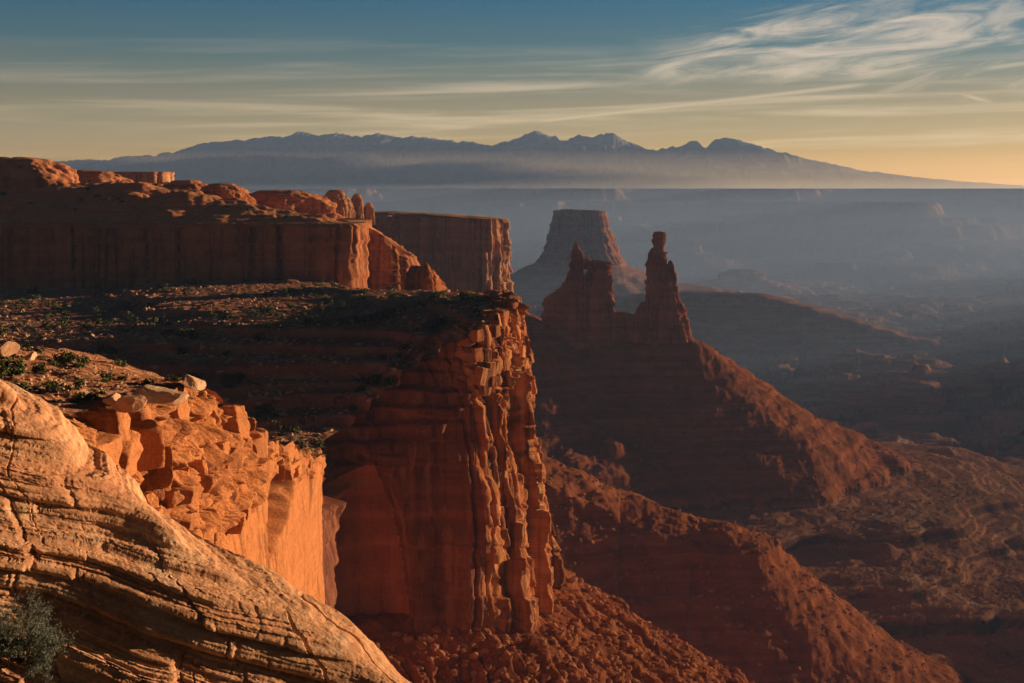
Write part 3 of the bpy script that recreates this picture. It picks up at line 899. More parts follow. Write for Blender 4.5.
def terrain(x, y, want=False):
    w1 = fbm(x / 700, y / 900, 0.7, 5)
    w2 = fbm(x / 260 + 3, y / 125, 1.7, 3)
    low = -402 + 26 * w1 + (22 + 16 * (y < 3600)) * w2 + 9 * fbm(x / 300, y / 75, 7.7, 3)
    # canyon country rising in big steps to the far plateau
    rise = sst(6600, 9500, y + 900 * fbm(x / 1500, y / 1500, 4.0, 4))
    low = low + rise * (392 - 30 * w1)
    # dissected benches: drainage cut into the floor
    cut = np.abs(fbm(x / 620 + 9, y / 520, 3.3, 5))
    low = low - 30 * sst(.20, 0, cut) * (1 - rise)
    # raised bench round the spires and below our rim
    comp = np.zeros(x.shape, np.int8)
    z = low
    near = y < 3300

    def put(d, prof, c, gully=1.0, gs=26.0):
        nonlocal z
        dd = d * (1 + .16 * gully * fbm(x / 130, y / 130, 6.0 + c, 3)) + gully * 3.0 * fbm(x / gs, y / gs, 2.0 + c, 3)
        q = np.interp(dd, [p[0] for p in prof], [p[1] for p in prof])
        m = q > z
        z = np.where(m, q, z); comp[m & (dd < prof[2][0])] = c

    d = within(x, y, (-900, 1300, 400, 2700), lambda a, b: pdist(a, b, SPR)[0])
    put(d, [(0, -158), (14, -164), (205, -292), (330, -312), (700, -388), (1100, -620)], 1, 1.0)
    sd_ = within(x, y, (-900, 1100, 0, 2100), lambda a, b: rim_sd(a, b)[0])
    back = .30 * np.clip(y - 580, 0, 400)
    put(np.maximum(sd_, 0) + back / .67, [(0, -146), (8, -150), (225, -300), (330, -322), (650, -388), (1100, -620)], 2, .8, 20)
    gm = (x > -300) & (x < 500) & (y < 1100) & (comp == 2)
    if gm.any():
        xa, ya = x[gm], y[gm]
        d_, i_ = pdist(xa, ya, RIMS)
        ga = np.zeros(x.shape); fade = sst(2, 30, d_)
        ga[gm] = fade * (2.6 * ridged(i_ * .9, d_ / 90, 1.0, 4) + 4.5 * sst(8, 70, d_) * pn(i_ * .42, d_ / 160, 8.0) + 1.2 * pn(i_ * 3.1, d_ / 22, 4.0)) + .8 * np.maximum(0, pn(xa / 3.3, ya / 3.3, 9.0)) ** .7
        z = z + ga - 1.0 * gm
    d, i = pdist(x, y, RG2)
    rz2 = np.interp(i, np.arange(len(RG2)), [p[2] for p in RG2])
    capz = rz2 + np.interp(d + 5 * fbm(x / 30, y / 30, 3, 3), [0, 20, 38, 41, 140, 165, 420, 900], [0, -5, -12, -20, -98, -108, -150, -420])
    m = capz > z
    z = np.where(m, capz, z); comp[m & (d < 170)] = 3
    d = within(x, y, (-1300, 900, 900, 2700), lambda a, b: np.where(inside(a, b, PROM), 0, pdist(a, b, PROM, True)[0]))
    put(d, [(0, -118), (6, -122), (260, -290), (420, -320), (430, -345), (900, -600)], 4)
    d = within(x, y, (-900, 1500, 3100, 5400), lambda a, b: np.where(inside(a, b, BUT), 0, pdist(a, b, BUT, True)[0]))
    dd = d * (1 + .12 * fbm(x / 90, y / 90, 3.0, 3))
    q = np.interp(dd, [0, 40, 150, 215, 420, 424, 640, 1000], [-205, -222, -272, -296, -318, -338, -380, -600])
    m = q > z; z = np.where(m, q, z); comp[m & (dd < 220)] = 5
    d, i = pdist(x, y, MES)
    mz = np.interp(i, np.arange(len(MES)), [p[2] for p in MES])
    q = mz + np.interp(d * (1 + .05 * fbm(x / 160, y / 160, 3.0, 4)), [0, 40, 55, 62, 200, 330, 700], [0, -3, -6, -24, -84, -128, -330])
    m = q > z; z = np.where(m, q, z); comp[m] = 6
    # unseen rim added on the right, outside the picture, to shade the floor
    d, i = pdist(x, y, SHADE_RIM)
    mz = np.interp(i, np.arange(len(SHADE_RIM)), [p[2] for p in SHADE_RIM]) + 42 * fbm(x / 330, y / 330, 12.0, 3)
    q = mz - np.interp(d * (1 + .25 * fbm(x / 300, y / 300, 13.0, 3)), [0, 60, 70, 330, 345, 520, 900], [0, 4, 60, 190, 215, 250, 600])
    z = np.maximum(z, q)
    # small far buttes
    for (px, py, yy, rad) in ((690, 244, 6800, 40), (835, 262, 6300, 60), (905, 265, 6400, 150), (742, 270, 5600, 60)):
        cx, cy, cz = at(px, py, yy)
        d = np.hypot((x - cx) / 1.4, y - cy) * (1 + .2 * fbm(x / 200, y / 200, px * .01, 3))
        q = cz - np.interp(d, [0, rad, rad * 1.15, rad * 1.15 + 400, 3000], [0, 4, 34, 190, 900])
        z = np.maximum(z, q)
    # bedding terraces over everything but the loose slopes
    wig = 1.5 * fbm(x / 140, y / 60, 5.0, 3)
    zz = z + wig
    st = .7 * stairs(zz, 13, 91, 22) + .3 * stairs(zz, 5.5, 93, 8) - wig
    kk = np.where((comp >= 1) & (comp <= 6), .28, .92)
    far = sst(6600, 7600, y)
    st = st * (1 - far) + far * stairs(zz, 75, 95, 12)
    z = z * (1 - kk) + st * kk
    z = z + np.where(comp > 0, 1.3, .45) * fbm(x / 24, y / 24, 3.5, 4) * np.where(y < 3500, np.clip(y / 1500, .5, 1.5), .6) + np.where(comp > 0, 1.1, .5) * fbm(x / 6, y / 6, 1.5, 3) * (y < 3000) + .55 * np.maximum(0, pn(x / 2.1, y / 2.1, 2.5)) * (y < 1200)
    return (z, comp) if want else z


def terrain_edge(z, y):
    return z


u = np.concatenate([np.linspace(-.52, -.395, 40)[:-1], np.linspace(-.395, .40, 1000)[:-1], np.linspace(.40, .95, 140)])
Yf = np.sort(np.concatenate([1 / np.linspace(1 / 370, 1 / 9800, 680), np.exp(np.linspace(math.log(371), math.log(9790), 760))]))
X = u[:, None] * Yf[None, :]; Y = np.broadcast_to(Yf[None, :], X.shape).copy()
Zt_, comp = terrain(X, Y, True)
# plateau beyond, level with the eye
plat = -8 - 24 * sst(.0, .3, X / Y) + 9 * fbm(X / 900, Y / 1600, 3.0, 3) + 5 * fbm(X / 160, Y / 300, 1.0, 3)
Zt_ = np.where(Y > 9000, np.maximum(Zt_, plat * sst(9000, 9150, Y) + Zt_ * (1 - sst(9000, 9150, Y))), Zt_)
sdm = within(X, Y, (-900, 900, 0, 2100), lambda a, b: rim_sd(a, b)[0])
hid = (sdm < -14)
kf = (X[:-1, :-1] < 5150) & ~(hid[:-1, :-1] & hid[1:, :-1] & hid[1:, 1:] & hid[:-1, 1:])
cf = comp[:-1, :-1]
P = np.stack([X, Y, Zt_], -1)
tal = (cf >= 1) & (cf <= 4)
tag(grid_obj('talus_slope', P, M_talus, keep=kf & tal), kind='structure')
tag(grid_obj('canyon_floor', P, M_floor, keep=kf & ~tal & (Y[:-1, :-1] < 6000)), kind='structure')
tag(grid_obj('plateau', P, M_plat, keep=kf & ~tal & (Y[:-1, :-1] >= 6000)), kind='structure')

# ------------------------------------------------------------------ mountains
RIDGE = [(-80, 172), (0, 168), (55, 163), (100, 160), (150, 157), (175, 155), (200, 146), (230, 141), (262, 140), (285, 137), (310, 134), (330, 136), (345, 134), (365, 138), (385, 135), (400, 137), (420, 139), (440, 140), (465, 143), (480, 146), (510, 143), (525, 136), (537, 132), (550, 137), (560, 139), (575, 137), (590, 135), (600, 133), (612, 134), (622, 140), (640, 148), (660, 150), (680, 148), (693, 143), (705, 146), (715, 140), (725, 140), (740, 143), (755, 148), (775, 151), (800, 157), (830, 166), (860, 171), (900, 176), (950, 181), (1020, 186), (1100, 190)]
YM = 12200.0
xm = np.linspace((-80 - CX) / F * YM, (1100 - CX) / F * YM, 1400); ym = np.linspace(9800, 13200, 150)
Xm, Ym = np.meshgrid(xm, ym, indexing='ij')
rzm = np.interp(xm, [(a - CX) / F * YM for a, b in RIDGE], [-(b - HY) / F * YM for a, b in RIDGE])
rg = ridged(Xm / 420, Ym / 500, .3, 5)
rzm = rzm + np.clip((rzm - 60) / 200, 0, 1) * (26 * (ridged(xm / 260, 0.3, 1.0, 4) - .7) + 10 * fbm(xm / 60, .7, 2.0, 3))
fall = sst(1500, 0, np.abs(Ym - YM) * np.where(Ym > YM, 2.2, 1) * (1 + .25 * fbm(Xm / 600, Ym / 600, 2, 3)))
Zm = -60 + (rzm[:, None] + 60) * fall * (1 + .30 * (rg - .6) * (1 - fall) * 2.2) + 7 * fbm(Xm / 90, Ym / 90, 0, 3) * fall
tag(grid_obj('mountains', np.stack([Xm, Ym, Zm], -1), M_mount), kind='structure')

# ------------------------------------------------------------------ foreground slickrock
SIL = [(-170, 300, 14.6), (-80, 340, 14.6), (0, 386, 14.6), (30, 410, 14.5), (60, 439, 14.4), (95, 472, 14.3), (130, 503, 14.2), (180, 537, 14.0), (250, 580, 13.8), (330, 641, 13.5), (400, 690, 13.2), (450, 725, 13.0), (520, 775, 12.8)]
SP = spline([at(*p) for p in SIL], .0085)
Ns = normals2(SP, win=121)                       # to the right of travel: towards the camera or away
Ss = arclen(SP)
toc = np.array([0.0, -1.0])
sgn = np.sign((Ns @ toc).mean())
Ns = Ns * sgn
w = np.concatenate([np.linspace(-7, -.8, 60)[:-1], np.linspace(-.8, 5.4, 900)])
zc = np.interp(w, [-7, -4, -2, -.9, 0, 1.0, 2.0, 3, 4, 5.4], [-9, -4.6, -1.6, -.28, 0, -.36, -.92, -1.75, -2.85, -4.8])
zc = np.convolve(np.pad(zc, 20, 'edge'), np.ones(41) / 41, 'same')[20:-20]
Xs = SP[:, None, 0] + Ns[:, None, 0] * w[None, :]; Ys = SP[:, None, 1] + Ns[:, None, 1] * w[None, :]
Zs = SP[:, None, 2] + zc[None, :]
Zs = Zs + .07 * fbm(Xs / 2.6, Ys / 2.6, 1.0, 3) * sst(-.3, 1.0, np.abs(w))[None, :] + .035 * fbm(Xs / .9, Ys / .9, 2.0, 3)
nb = BEDN
bb = Xs * nb[0] + Ys * nb[1] + Zs * nb[2]
bw = bb + .03 * fbm(Xs / 2.5, Ys / 2.5, 3.0, 3) + .010 * fbm(Xs / .4, Ys / .4, 5.0, 2)
d1 = stairs(bw, .34, 201, 2.6, .8) - bw
d2 = stairs(bw, .11, 203, 2.6, .9) - bw
d3 = stairs(bw, .034, 205, 3, .9) - bw
k2 = sst(-.3, .3, fbm(Xs / 1.3, Ys / 1.3, 9.0, 2))
D = .8 * d1 + (.4 + .5 * k2) * d2 + .6 * d3 + .008 * fbm(Xs / .12, Ys / .12, Zs / .05, 3) + .004 * fbm(Xs / .03, Ys / .03, Zs / .02, 2)
# joints cutting the beds
jx = Xs * .8 + Ys * .5 + .3 * fbm(Xs / .9, Ys / .9, 1, 2)
jb, je, *_ = jcells(jx / .9 + hsh(np.floor(bw / .34), 3) * .7, 9)
D = D - .05 * (1 - sst(0, .02, je)) * (hsh(jb, np.floor(bw / .34), 8) > .6)
Ps = np.stack([Xs + nb[0] * D, Ys + nb[1] * D, Zs + nb[2] * D], -1)
# each lamina weathers back by its own amount: rounded noses, grooves along the softer ones
bn_ = bb + D + .012 * fbm(Xs / .5, Ys / .5, 2.0, 2)
Lp = 0
for st_, am_, sd_i in ((.34, .11, 301), (.12, .10, 303), (.045, .045, 305), (.018, .016, 307)):
    bi, be, bt_, _, _ = jcells(bn_ / st_, sd_i, .9)
    kb_, ke_, *_ = jcells(jx / (2.2 * st_ + .5) + bi * .37, sd_i + 1)
    patch = .30 + .35 * pn(Xs / 1.1, Ys / 1.1, bi * 1.7) + .9 * hsh(kb_, bi, sd_i) - .5 * (1 - sst(0, .05, ke_))
    Lp = Lp + am_ * (hsh(bi, sd_i) * np.clip(patch, .1, 1.2) + .6 * np.sqrt(np.clip(1 - (2 * bt_ - 1) ** 2, 0, 1)) - .6)
Ps[..., :2] += (Ns[:, None, :] * .95 + np.array([.3, 0])) * (Lp * sst(-.1, .5, w)[None, :])[..., None]
tag(grid_obj('slickrock_ledge', Ps, M_slab), 'sloping orange cross bedded slickrock ledge filling the lower left foreground', 'rock ledge')

# ------------------------------------------------------------------ boulders, rubble, bushes
_ico = None


def ico(sub=2):
    import bmesh
    bm = bmesh.new(); bmesh.ops.create_icosphere(bm, subdivisions=sub, radius=1.0)
    v = np.array([x.co[:] for x in bm.verts]); f = np.array([[q.index for q in p.verts] for p in bm.faces]); bm.free()
    return v, f


def stone(sub, seed):
    r = np.random.RandomState(seed)
    v, f = ico(sub)
    for _ in range(9):                        # knock flats off
        n = r.normal(size=3); n /= np.linalg.norm(n)
        d = .45 + .35 * r.rand()
        t = v @ n
        v = v - np.maximum(t - d, 0)[:, None] * n[None, :] * .95
    v = v * (1 + .10 * fbm(v[:, 0] * 2 + seed, v[:, 1] * 2, v[:, 2] * 2, 3))[:, None]
    return v * np.array([1, .8, .62]), f


STONES = [stone(1, k) for k in range(8)]


def scatter_stones(name, pts, sizes, mat, seed=0):
    r = np.random.RandomState(seed)
    VV, FF, n = [], [], 0
    for k, (v, f) in enumerate(STONES):
        idx = np.where(np.arange(len(pts)) % len(STONES) == k)[0]
        if not len(idx):
            continue
        a = r.rand(len(idx)) * 6.283; ti = r.normal(size=len(idx)) * .35
        c, s_ = np.cos(a), np.sin(a)
        q = v[None] * (sizes[idx][:, None, None])
        q = q.copy()
        x, z = q[..., 0] * np.cos(ti)[:, None] - q[..., 2] * np.sin(ti)[:, None], q[..., 0] * np.sin(ti)[:, None] + q[..., 2] * np.cos(ti)[:, None]
        y = q[..., 1]
        q = np.stack([x * c[:, None] - y * s_[:, None], x * s_[:, None] + y * c[:, None], z], -1) + pts[idx][:, None, :]
        VV.append(q.reshape(-1, 3)); FF.append((f[None] + (np.arange(len(idx)) * len(v))[:, None, None]).reshape(-1, 3) + n)
        n += len(idx) * len(v)
    return tag(mesh_obj(name, np.concatenate(VV), np.concatenate(FF), mat, smooth=False, tri=True), kind='stuff')


def on_bench(n, u0, u1, y0, y1, seed):
    r = np.random.RandomState(seed)
    Y = 1 / (1 / y0 + (1 / y1 - 1 / y0) * r.rand(n * 3)); x = (u0 + (u1 - u0) * r.rand(n * 3)) * Y
    s, z_ = rim_sd(x, Y)
    in_t = inside(x, Y, TP)
    k = np.where((s < -3) & ~in_t)[0][:n]
    x, Y = x[k], Y[k]
    return np.stack([x, Y, bench_z(x, Y, s[k], z_[k])], -1)


pts = on_bench(16000, -.40, .01, 280, 800, 5)
den = fbm(pts[:, 0] / 30, pts[:, 1] / 30, 2, 3)
pts = pts[den > -.15]
r = np.random.RandomState(2)
scatter_stones('rubble', pts, .25 + 1.3 * r.rand(len(pts)) ** 3.5, M_boul, 3)
pts = on_bench(2600, -.40, -.16, 120, 262, 6)
scatter_stones('rubble', pts, .10 + .5 * r.rand(len(pts)) ** 4, M_boul, 4)


def on_talus(n, fx, y0, y1, seed, cond):
    r = np.random.RandomState(seed)
    Y = 1 / (1 / y0 + (1 / y1 - 1 / y0) * r.rand(n * 4)); x = (fx[0] + (fx[1] - fx[0]) * r.rand(n * 4)) * Y
    z, c = terrain(x, Y, True)
    s, _ = rim_sd(x, Y)
    k = np.where(cond(c) & (s > 4))[0][:n]
    return np.stack([x[k], Y[k], z[k]], -1)


pts = on_talus(26000, (-.12, .36), 400, 1150, 8, lambda c: (c == 2) | (c == 3))
scatter_stones('rubble', pts, .3 + 2.6 * r.rand(len(pts)) ** 5, M_rub, 7)
pts = on_talus(5000, (.0, .38), 1000, 1700, 9, lambda c: c < 5)
scatter_stones('rubble', pts, .6 + 2.6 * r.rand(len(pts)) ** 6, M_rub, 8)

BOULD = []
for k in range(10):
    v, f = stone(3, 40 + k)
    me = bpy.data.meshes.new('boulder')
    me.from_pydata(v.tolist(), [], f.tolist()); me.materials.append(M_boul if k < 5 else M_rub)
    me.polygons.foreach_set('use_smooth', np.full(len(f), False))
    BOULD.append(me)


def boulder(x, y, z, size, label, group=None, k=None):
    o = bpy.data.objects.new('boulder', BOULD[random.randrange(5) + (5 if 'talus' in label or 'ridge' in label else 0)])
    o.location = (x, y, z + .15 * size); o.scale = (size, size * random.uniform(.8, 1.1), size * random.uniform(.7, 1.0))
    o.rotation_euler = (random.uniform(-.2, .2), random.uniform(-.2, .2), random.uniform(0, 6.28))
    COL.objects.link(o)
    return tag(o, label, 'boulder', group)


pts = on_bench(60, -.22, -.115, 330, 470, 12)
for p in pts[:28]:
    boulder(*p, random.uniform(1.0, 2.4), 'pale boulder lying on the dark ledges above the arched alcove', 'boulders on the ledges above the alcove')
pts = on_bench(90, -.37, -.01, 470, 740, 13)
for p in pts[:60]:
    boulder(*p, random.uniform(1.0, 2.2), 'pale boulder strewn on the bench below the long cliff band', 'boulders on the bench')
pts = on_talus(60, (0.0, .2), 560, 760, 14, lambda c: c == 2)
for p in pts[:34]:
    boulder(*p, random.uniform(1.0, 3.0), 'red boulder resting on the sunlit talus under the headland', 'boulders on the near talus')
pts = on_talus(60, (.03, .16), 820, 1060, 15, lambda c: c == 3)
for p in pts[:30]:
    boulder(*p, random.uniform(1.5, 3.6), 'boulder on the dark bench ridge below the headland', 'boulders on the bench ridge')

for (px_, py_, Y_, sz_, lb_) in ((158, 424, 164, 3.6, 'large cube shaped boulder on the near crest above the knobbly orange wall'), (128, 452, 158, 2.4, 'squat boulder at the left foot of the large cube shaped one'), (112, 428, 160, 1.7, 'boulder left of the large cube shaped one on the near crest'),
                                 (192, 392, 188, 2.6, 'boulder at the far tip of the near rubble crest'), (4, 342, 185, 2.6, 'upright sunlit boulder at the left edge of the picture'), (30, 349, 186, 1.5, 'low flat sunlit boulder beside the upright one at the left edge')):
    x_, y_ = (px_ - CX) / F * Y_, Y_
    s_1, z_1 = rim_sd(np.array([x_]), np.array([y_]))
    boulder(x_, y_, float(bench_z(np.array([x_]), np.array([y_]), s_1, z_1)[0]), sz_, lb_)

# juniper bushes: many small leaf faces round a few stems


def bush_meshes(seed, nleaf=420):
    r = np.random.RandomState(seed)
    cl = r.normal(size=(9, 3)) * np.array([.55, .55, .25]) + np.array([0, 0, .55])
    c = cl[r.randint(9, size=nleaf)] + r.normal(size=(nleaf, 3)) * .22
    c[:, 2] = np.maximum(c[:, 2], .04)
    a = r.normal(size=(nleaf, 3)); b = r.normal(size=(nleaf, 3))
    a /= np.linalg.norm(a, axis=1)[:, None]; b = np.cross(a, b); b /= np.linalg.norm(b, axis=1)[:, None]
    sz = (.05 + .09 * r.rand(nleaf))[:, None]
    V = np.stack([c - a * sz - b * sz * .6, c + a * sz - b * sz * .6, c + a * sz * .7 + b * sz, c - a * sz * .7 + b * sz], 1).reshape(-1, 3)
    Q = np.arange(nleaf * 4).reshape(-1, 4)
    sv, sq = [], []
    for k in range(7):
        e = cl[k] * .95; p0 = np.array([.05 * math.cos(k), .05 * math.sin(k), -.1]); n0 = len(sv) * 1
        for (p, w_) in ((p0, .05), ((p0 + e) / 2 + r.normal(size=3) * .05, .035), (e, .012)):
            for j in range(5):
                sv.append(p + w_ * np.array([math.cos(j * 1.2566), math.sin(j * 1.2566), 0]))
        for lv in range(2):
            for j in range(5):
                q0 = n0 + lv * 5
                sq.append([q0 + j, q0 + (j + 1) % 5, q0 + 5 + (j + 1) % 5, q0 + 5 + j])
    m1 = bpy.data.meshes.new('crown'); m1.from_pydata(V.tolist(), [], Q.tolist()); m1.materials.append(M_leaf)
    m2 = bpy.data.meshes.new('stems'); m2.from_pydata([tuple(p) for p in sv], [], sq); m2.materials.append(M_stem)
    return m1, m2


BUSH = [bush_meshes(70 + k) for k in range(4)]


def bush(p, size, label, group, parts):
    m1, m2 = BUSH[random.randrange(4)]
    if parts:
        o = empty('bush', p)
        for nm, me in (('crown', m1), ('stems', m2)):
            c = bpy.data.objects.new(nm, me); c.parent = o; COL.objects.link(c)
    else:
        o = bpy.data.objects.new('bush', m1); o.location = p; COL.objects.link(o)
    o.scale = (size, size, size * random.uniform(.75, 1.1)); o.rotation_euler = (0, 0, random.uniform(0, 6.28))
    return tag(o, label, 'bush', group)


pts = on_bench(60, -.375, -.21, 150, 205, 21)
for p in pts[:26]:
    bush(p, random.uniform(.7, 1.5), 'green desert bush on the sunlit rubble crest of the near orange wall', 'bushes on the near crest', True)
pts = on_bench(700, -.40, -.01, 330, 790, 22)
den = fbm(pts[:, 0] / 40, pts[:, 1] / 40, 5, 2)
for p in pts[np.argsort(-den + .6 * np.random.RandomState(1).rand(len(pts)))][:270]:
    bush(p, random.uniform(1.2, 3.0), 'dark green bush dotted over the bench below the long cliff band', 'bushes on the bench', False)
r = np.random.RandomState(31)
xs, ys = r.uniform(-330, -100, 200), r.uniform(820, 1000, 200)
d_, _ = pdist(xs, ys, TP, True)
ok = inside(xs, ys, TP) & (d_ > 6)
for x, y, d in list(zip(xs[ok], ys[ok], d_[ok]))[:60]:
    bush((x, y, float(tier_top(np.array([x]), np.array([y]), np.array([d]))[0])), random.uniform(1.0, 2.2), 'dark bush among the slickrock slopes above the long cliff band', 'bushes above the cliff band', False)


# foreground shrub: bare grey twigs
def tubes(segs, k=4):
    """segs: list of (p0, p1, r0, r1)"""
    a = np.array([s[0] for s in segs]); b = np.array([s[1] for s in segs]); r0 = np.array([s[2] for s in segs]); r1 = np.array([s[3] for s in segs])
    t = b - a; t /= np.linalg.norm(t, axis=1)[:, None] + 1e-9
    h = np.where(np.abs(t[:, 2:3]) < .9, np.array([[0, 0, 1.0]]), np.array([[1.0, 0, 0]]))
    e1 = np.cross(t, h); e1 /= np.linalg.norm(e1, axis=1)[:, None]; e2 = np.cross(t, e1)
    an = np.arange(k) * 2 * np.pi / k
    off = e1[:, None] * np.cos(an)[None, :, None] + e2[:, None] * np.sin(an)[None, :, None]
    V = np.concatenate([a[:, None] + off * r0[:, None, None], b[:, None] + off * r1[:, None, None]], 1).reshape(-1, 3)
    j = np.arange(k); q = np.stack([j, (j + 1) % k, k + (j + 1) % k, k + j], -1)
    return V, (q[None] + (np.arange(len(segs)) * 2 * k)[:, None, None]).reshape(-1, 4)


_d = np.hypot(CX + F * Ps[..., 0] / Ps[..., 1] - 12, HY - F * Ps[..., 2] / Ps[..., 1] - 660) + 1e3 * (w[None, :] < 0)
sb = Ps.reshape(-1, 3)[np.argmin(_d)].copy()
sh = tag(empty('shrub'), 'grey twiggy desert shrub in the lower left corner beside the slickrock', 'shrub')
r = np.random.RandomState(77)
segs, tips, leaf = [], [], []


def grow(p, d, L, rad, depth):
    n = 3
    for i in range(n):
        d = d + r.normal(size=3) * .16 + np.array([0, 0, .03]); d /= np.linalg.norm(d)
        q = p + d * L / n
        (segs if depth < 2 else tips).append((p, q, rad * (1 - .2 * i / n), rad * (1 - .2 * (i + 1) / n)))
        if depth < 3:
            for _ in range(2 if depth else 3):
                if r.rand() < .8:
                    e = d + r.normal(size=3) * .55; e /= np.linalg.norm(e)
                    grow(q, e, L * r.uniform(.45, .65), rad * .55, depth + 1)
        if depth >= 2 and r.rand() < .9:
            for _ in range(3):
                leaf.append(q + r.normal(size=3) * .012)
        p = q


for k in range(17):
    a_ = r.rand() * 6.283; el = r.uniform(.3, 1.4)
    segs.append((sb - np.array([0, 0, .05]), sb + np.array([.14 * math.cos(a_), .14 * math.sin(a_), 0]), .014, .008))
    grow(sb + np.array([.14 * math.cos(a_), .14 * math.sin(a_), 0]), np.array([math.cos(a_) * math.cos(el), math.sin(a_) * math.cos(el), math.sin(el)]), r.uniform(.20, .32), .006, 0)
V, Q = tubes(segs); mesh_obj('branches', V, Q, M_stem, sh)
V, Q = tubes(tips, 3); mesh_obj('twigs', V, Q, M_sage, sh)
L = np.array(leaf); nl = len(L)
a = r.normal(size=(nl, 3)); a /= np.linalg.norm(a, axis=1)[:, None]; b = np.cross(a, r.normal(size=(nl, 3))); b /= np.linalg.norm(b, axis=1)[:, None]
V = np.stack([L - b * .003, L + a * .011 - b * .001, L + a * .02, L + a * .011 + b * .004], 1).reshape(-1, 3)
mesh_obj('leaves', V, np.arange(nl * 4).reshape(-1, 4), M_sage, sh)

# ------------------------------------------------------------------ air
HZ_D = 3.2e-5


def outward(o):
    import bmesh
    bm = bmesh.new(); bm.from_mesh(o.data); bmesh.ops.recalc_face_normals(bm, faces=bm.faces); bm.to_mesh(o.data); bm.free()
    return o


def box(name, x0, x1, y0, y1, z0, z1, mat):
    V = np.array([(x, y, z) for x in (x0, x1) for y in (y0, y1) for z in (z0, z1)], float)
    Q = np.array([(0, 1, 3, 2), (4, 6, 7, 5), (0, 4, 5, 1), (2, 3, 7, 6), (0, 2, 6, 4), (1, 5, 7, 3)])
    return outward(mesh_obj(name, V, Q, mat, smooth=False))


def volmat(name, col, dens, aniso):
    m, nt = new_mat(name); t = NT(nt)
    v = t.n('ShaderNodeVolumePrincipled', inp={'Color': (*col, 1), 'Density': dens, 'Anisotropy': aniso})
    o = t.n('ShaderNodeOutputMaterial'); nt.links.new(v.outputs[0], o.inputs['Volume'])
    return m


zlow = float(min(Zt_.min(), -420)) - 80
tag(box('haze', -6200, 5300, -60, 13300, zlow, 560, volmat('haze_air', (.19, .335, .80), HZ_D, .1)), kind='stuff')

V = np.array([(x_, y_, z_) for x_ in (-4300, 4600) for (y_, z_) in ((9750, -70), (10950, -70), (10950, 290), (10620, 70))], float)
mist = bpy.data.meshes.new('mist')
mist.from_pydata(V.tolist(), [], [(0, 1, 2, 3), (7, 6, 5, 4), (0, 4, 5, 1), (1, 5, 6, 2), (2, 6, 7, 3), (3, 7, 4, 0)]); mist.materials.append(volmat('mist_air', (.95, .92, .90), 6.0e-4, .2))
def prism(name, prof, x0, x1, mat):
    n = len(prof)
    V = [(x0, y_, z_) for y_, z_ in prof] + [(x1, y_, z_) for y_, z_ in prof]
    me = bpy.data.meshes.new(name)
    me.from_pydata(V, [], [tuple(range(n)), tuple(range(2 * n - 1, n - 1, -1))] + [(k, (k + 1) % n, n + (k + 1) % n, n + k) for k in range(n)])
    me.materials.append(mat)
    o = bpy.data.objects.new(name, me); COL.objects.link(o)
    return tag(outward(o), kind='stuff')


# cold air lying in the far basin
prism('mist', [(2300, -470), (9740, -470), (9740, 26), (7600, -24), (5200, -118), (3400, -260), (2300, -400)], -4400, 4400, volmat('basin_air', (.25, .41, .86), 1.05e-4, .1))
mo = bpy.data.objects.new('mist', mist); COL.objects.link(mo); tag(outward(mo), kind='stuff')

# ------------------------------------------------------------------ sky, sun, camera
world = bpy.data.worlds.new('World'); scene.world = world; world.use_nodes = True
nt = world.node_tree; nt.nodes.clear(); t = NT(nt)
sky = t.n('ShaderNodeTexSky', sky_type='NISHITA', sun_disc=False)
sky.sun_elevation = SUN_EL; sky.sun_rotation = SUN_AZ; sky.altitude = 1800; sky.air_density = 1.2; sky.dust_density = 1.6; sky.ozone_density = 1.6
wv = t.n('ShaderNodeTexCoord').outputs['Generated']
sep = t.n('ShaderNodeSeparateXYZ'); nt.links.new(wv, sep.inputs[0])
rmp = t.n('ShaderNodeValToRGB'); nt.links.new(sep.outputs[2], rmp.inputs[0])
er = rmp.color_ramp; er.elements[0].position = 0.0; er.elements[0].color = (.95, .68, .25, 1)
er.elements[1].position = .5; er.elements[1].color = (.007, .02, .032, 1)
for p_, c_ in ((.03, (.74, .53, .27)), (.062, (.46, .345, .28)), (.10, (.13, .235, .32)), (.135, (.045, .21, .37)), (.22, (.014, .05, .085))):
    e_ = er.elements.new(p_); e_.color = (*c_, 1)
skyc = t.mix(1.0, sky.outputs[0], rmp.outputs[0], 'MULTIPLY')
# cirrus: azimuth and elevation in units of about 4 degrees
U = t.math('MULTIPLY', t.math('ARCTAN2', sep.outputs[0], sep.outputs[1]), 14.07)
Vv = t.math('MULTIPLY', t.math('ARCSINE', sep.outputs[2]), 14.07)


def uv(su, sv, shear, off):
    v2 = t.math('ADD', Vv, t.math('MULTIPLY', U, -shear))
    return t.n('ShaderNodeCombineXYZ', inp={0: t.math('MULTIPLY', U, su), 1: t.math('MULTIPLY', v2, sv), 2: off}).outputs[0]


def bell(v, c, w_):
    q = t.math('DIVIDE', t.math('SUBTRACT', v, c), w_)
    return t.math('POWER', 2.718, t.math('MULTIPLY', t.math('MULTIPLY', q, q), -1.0))


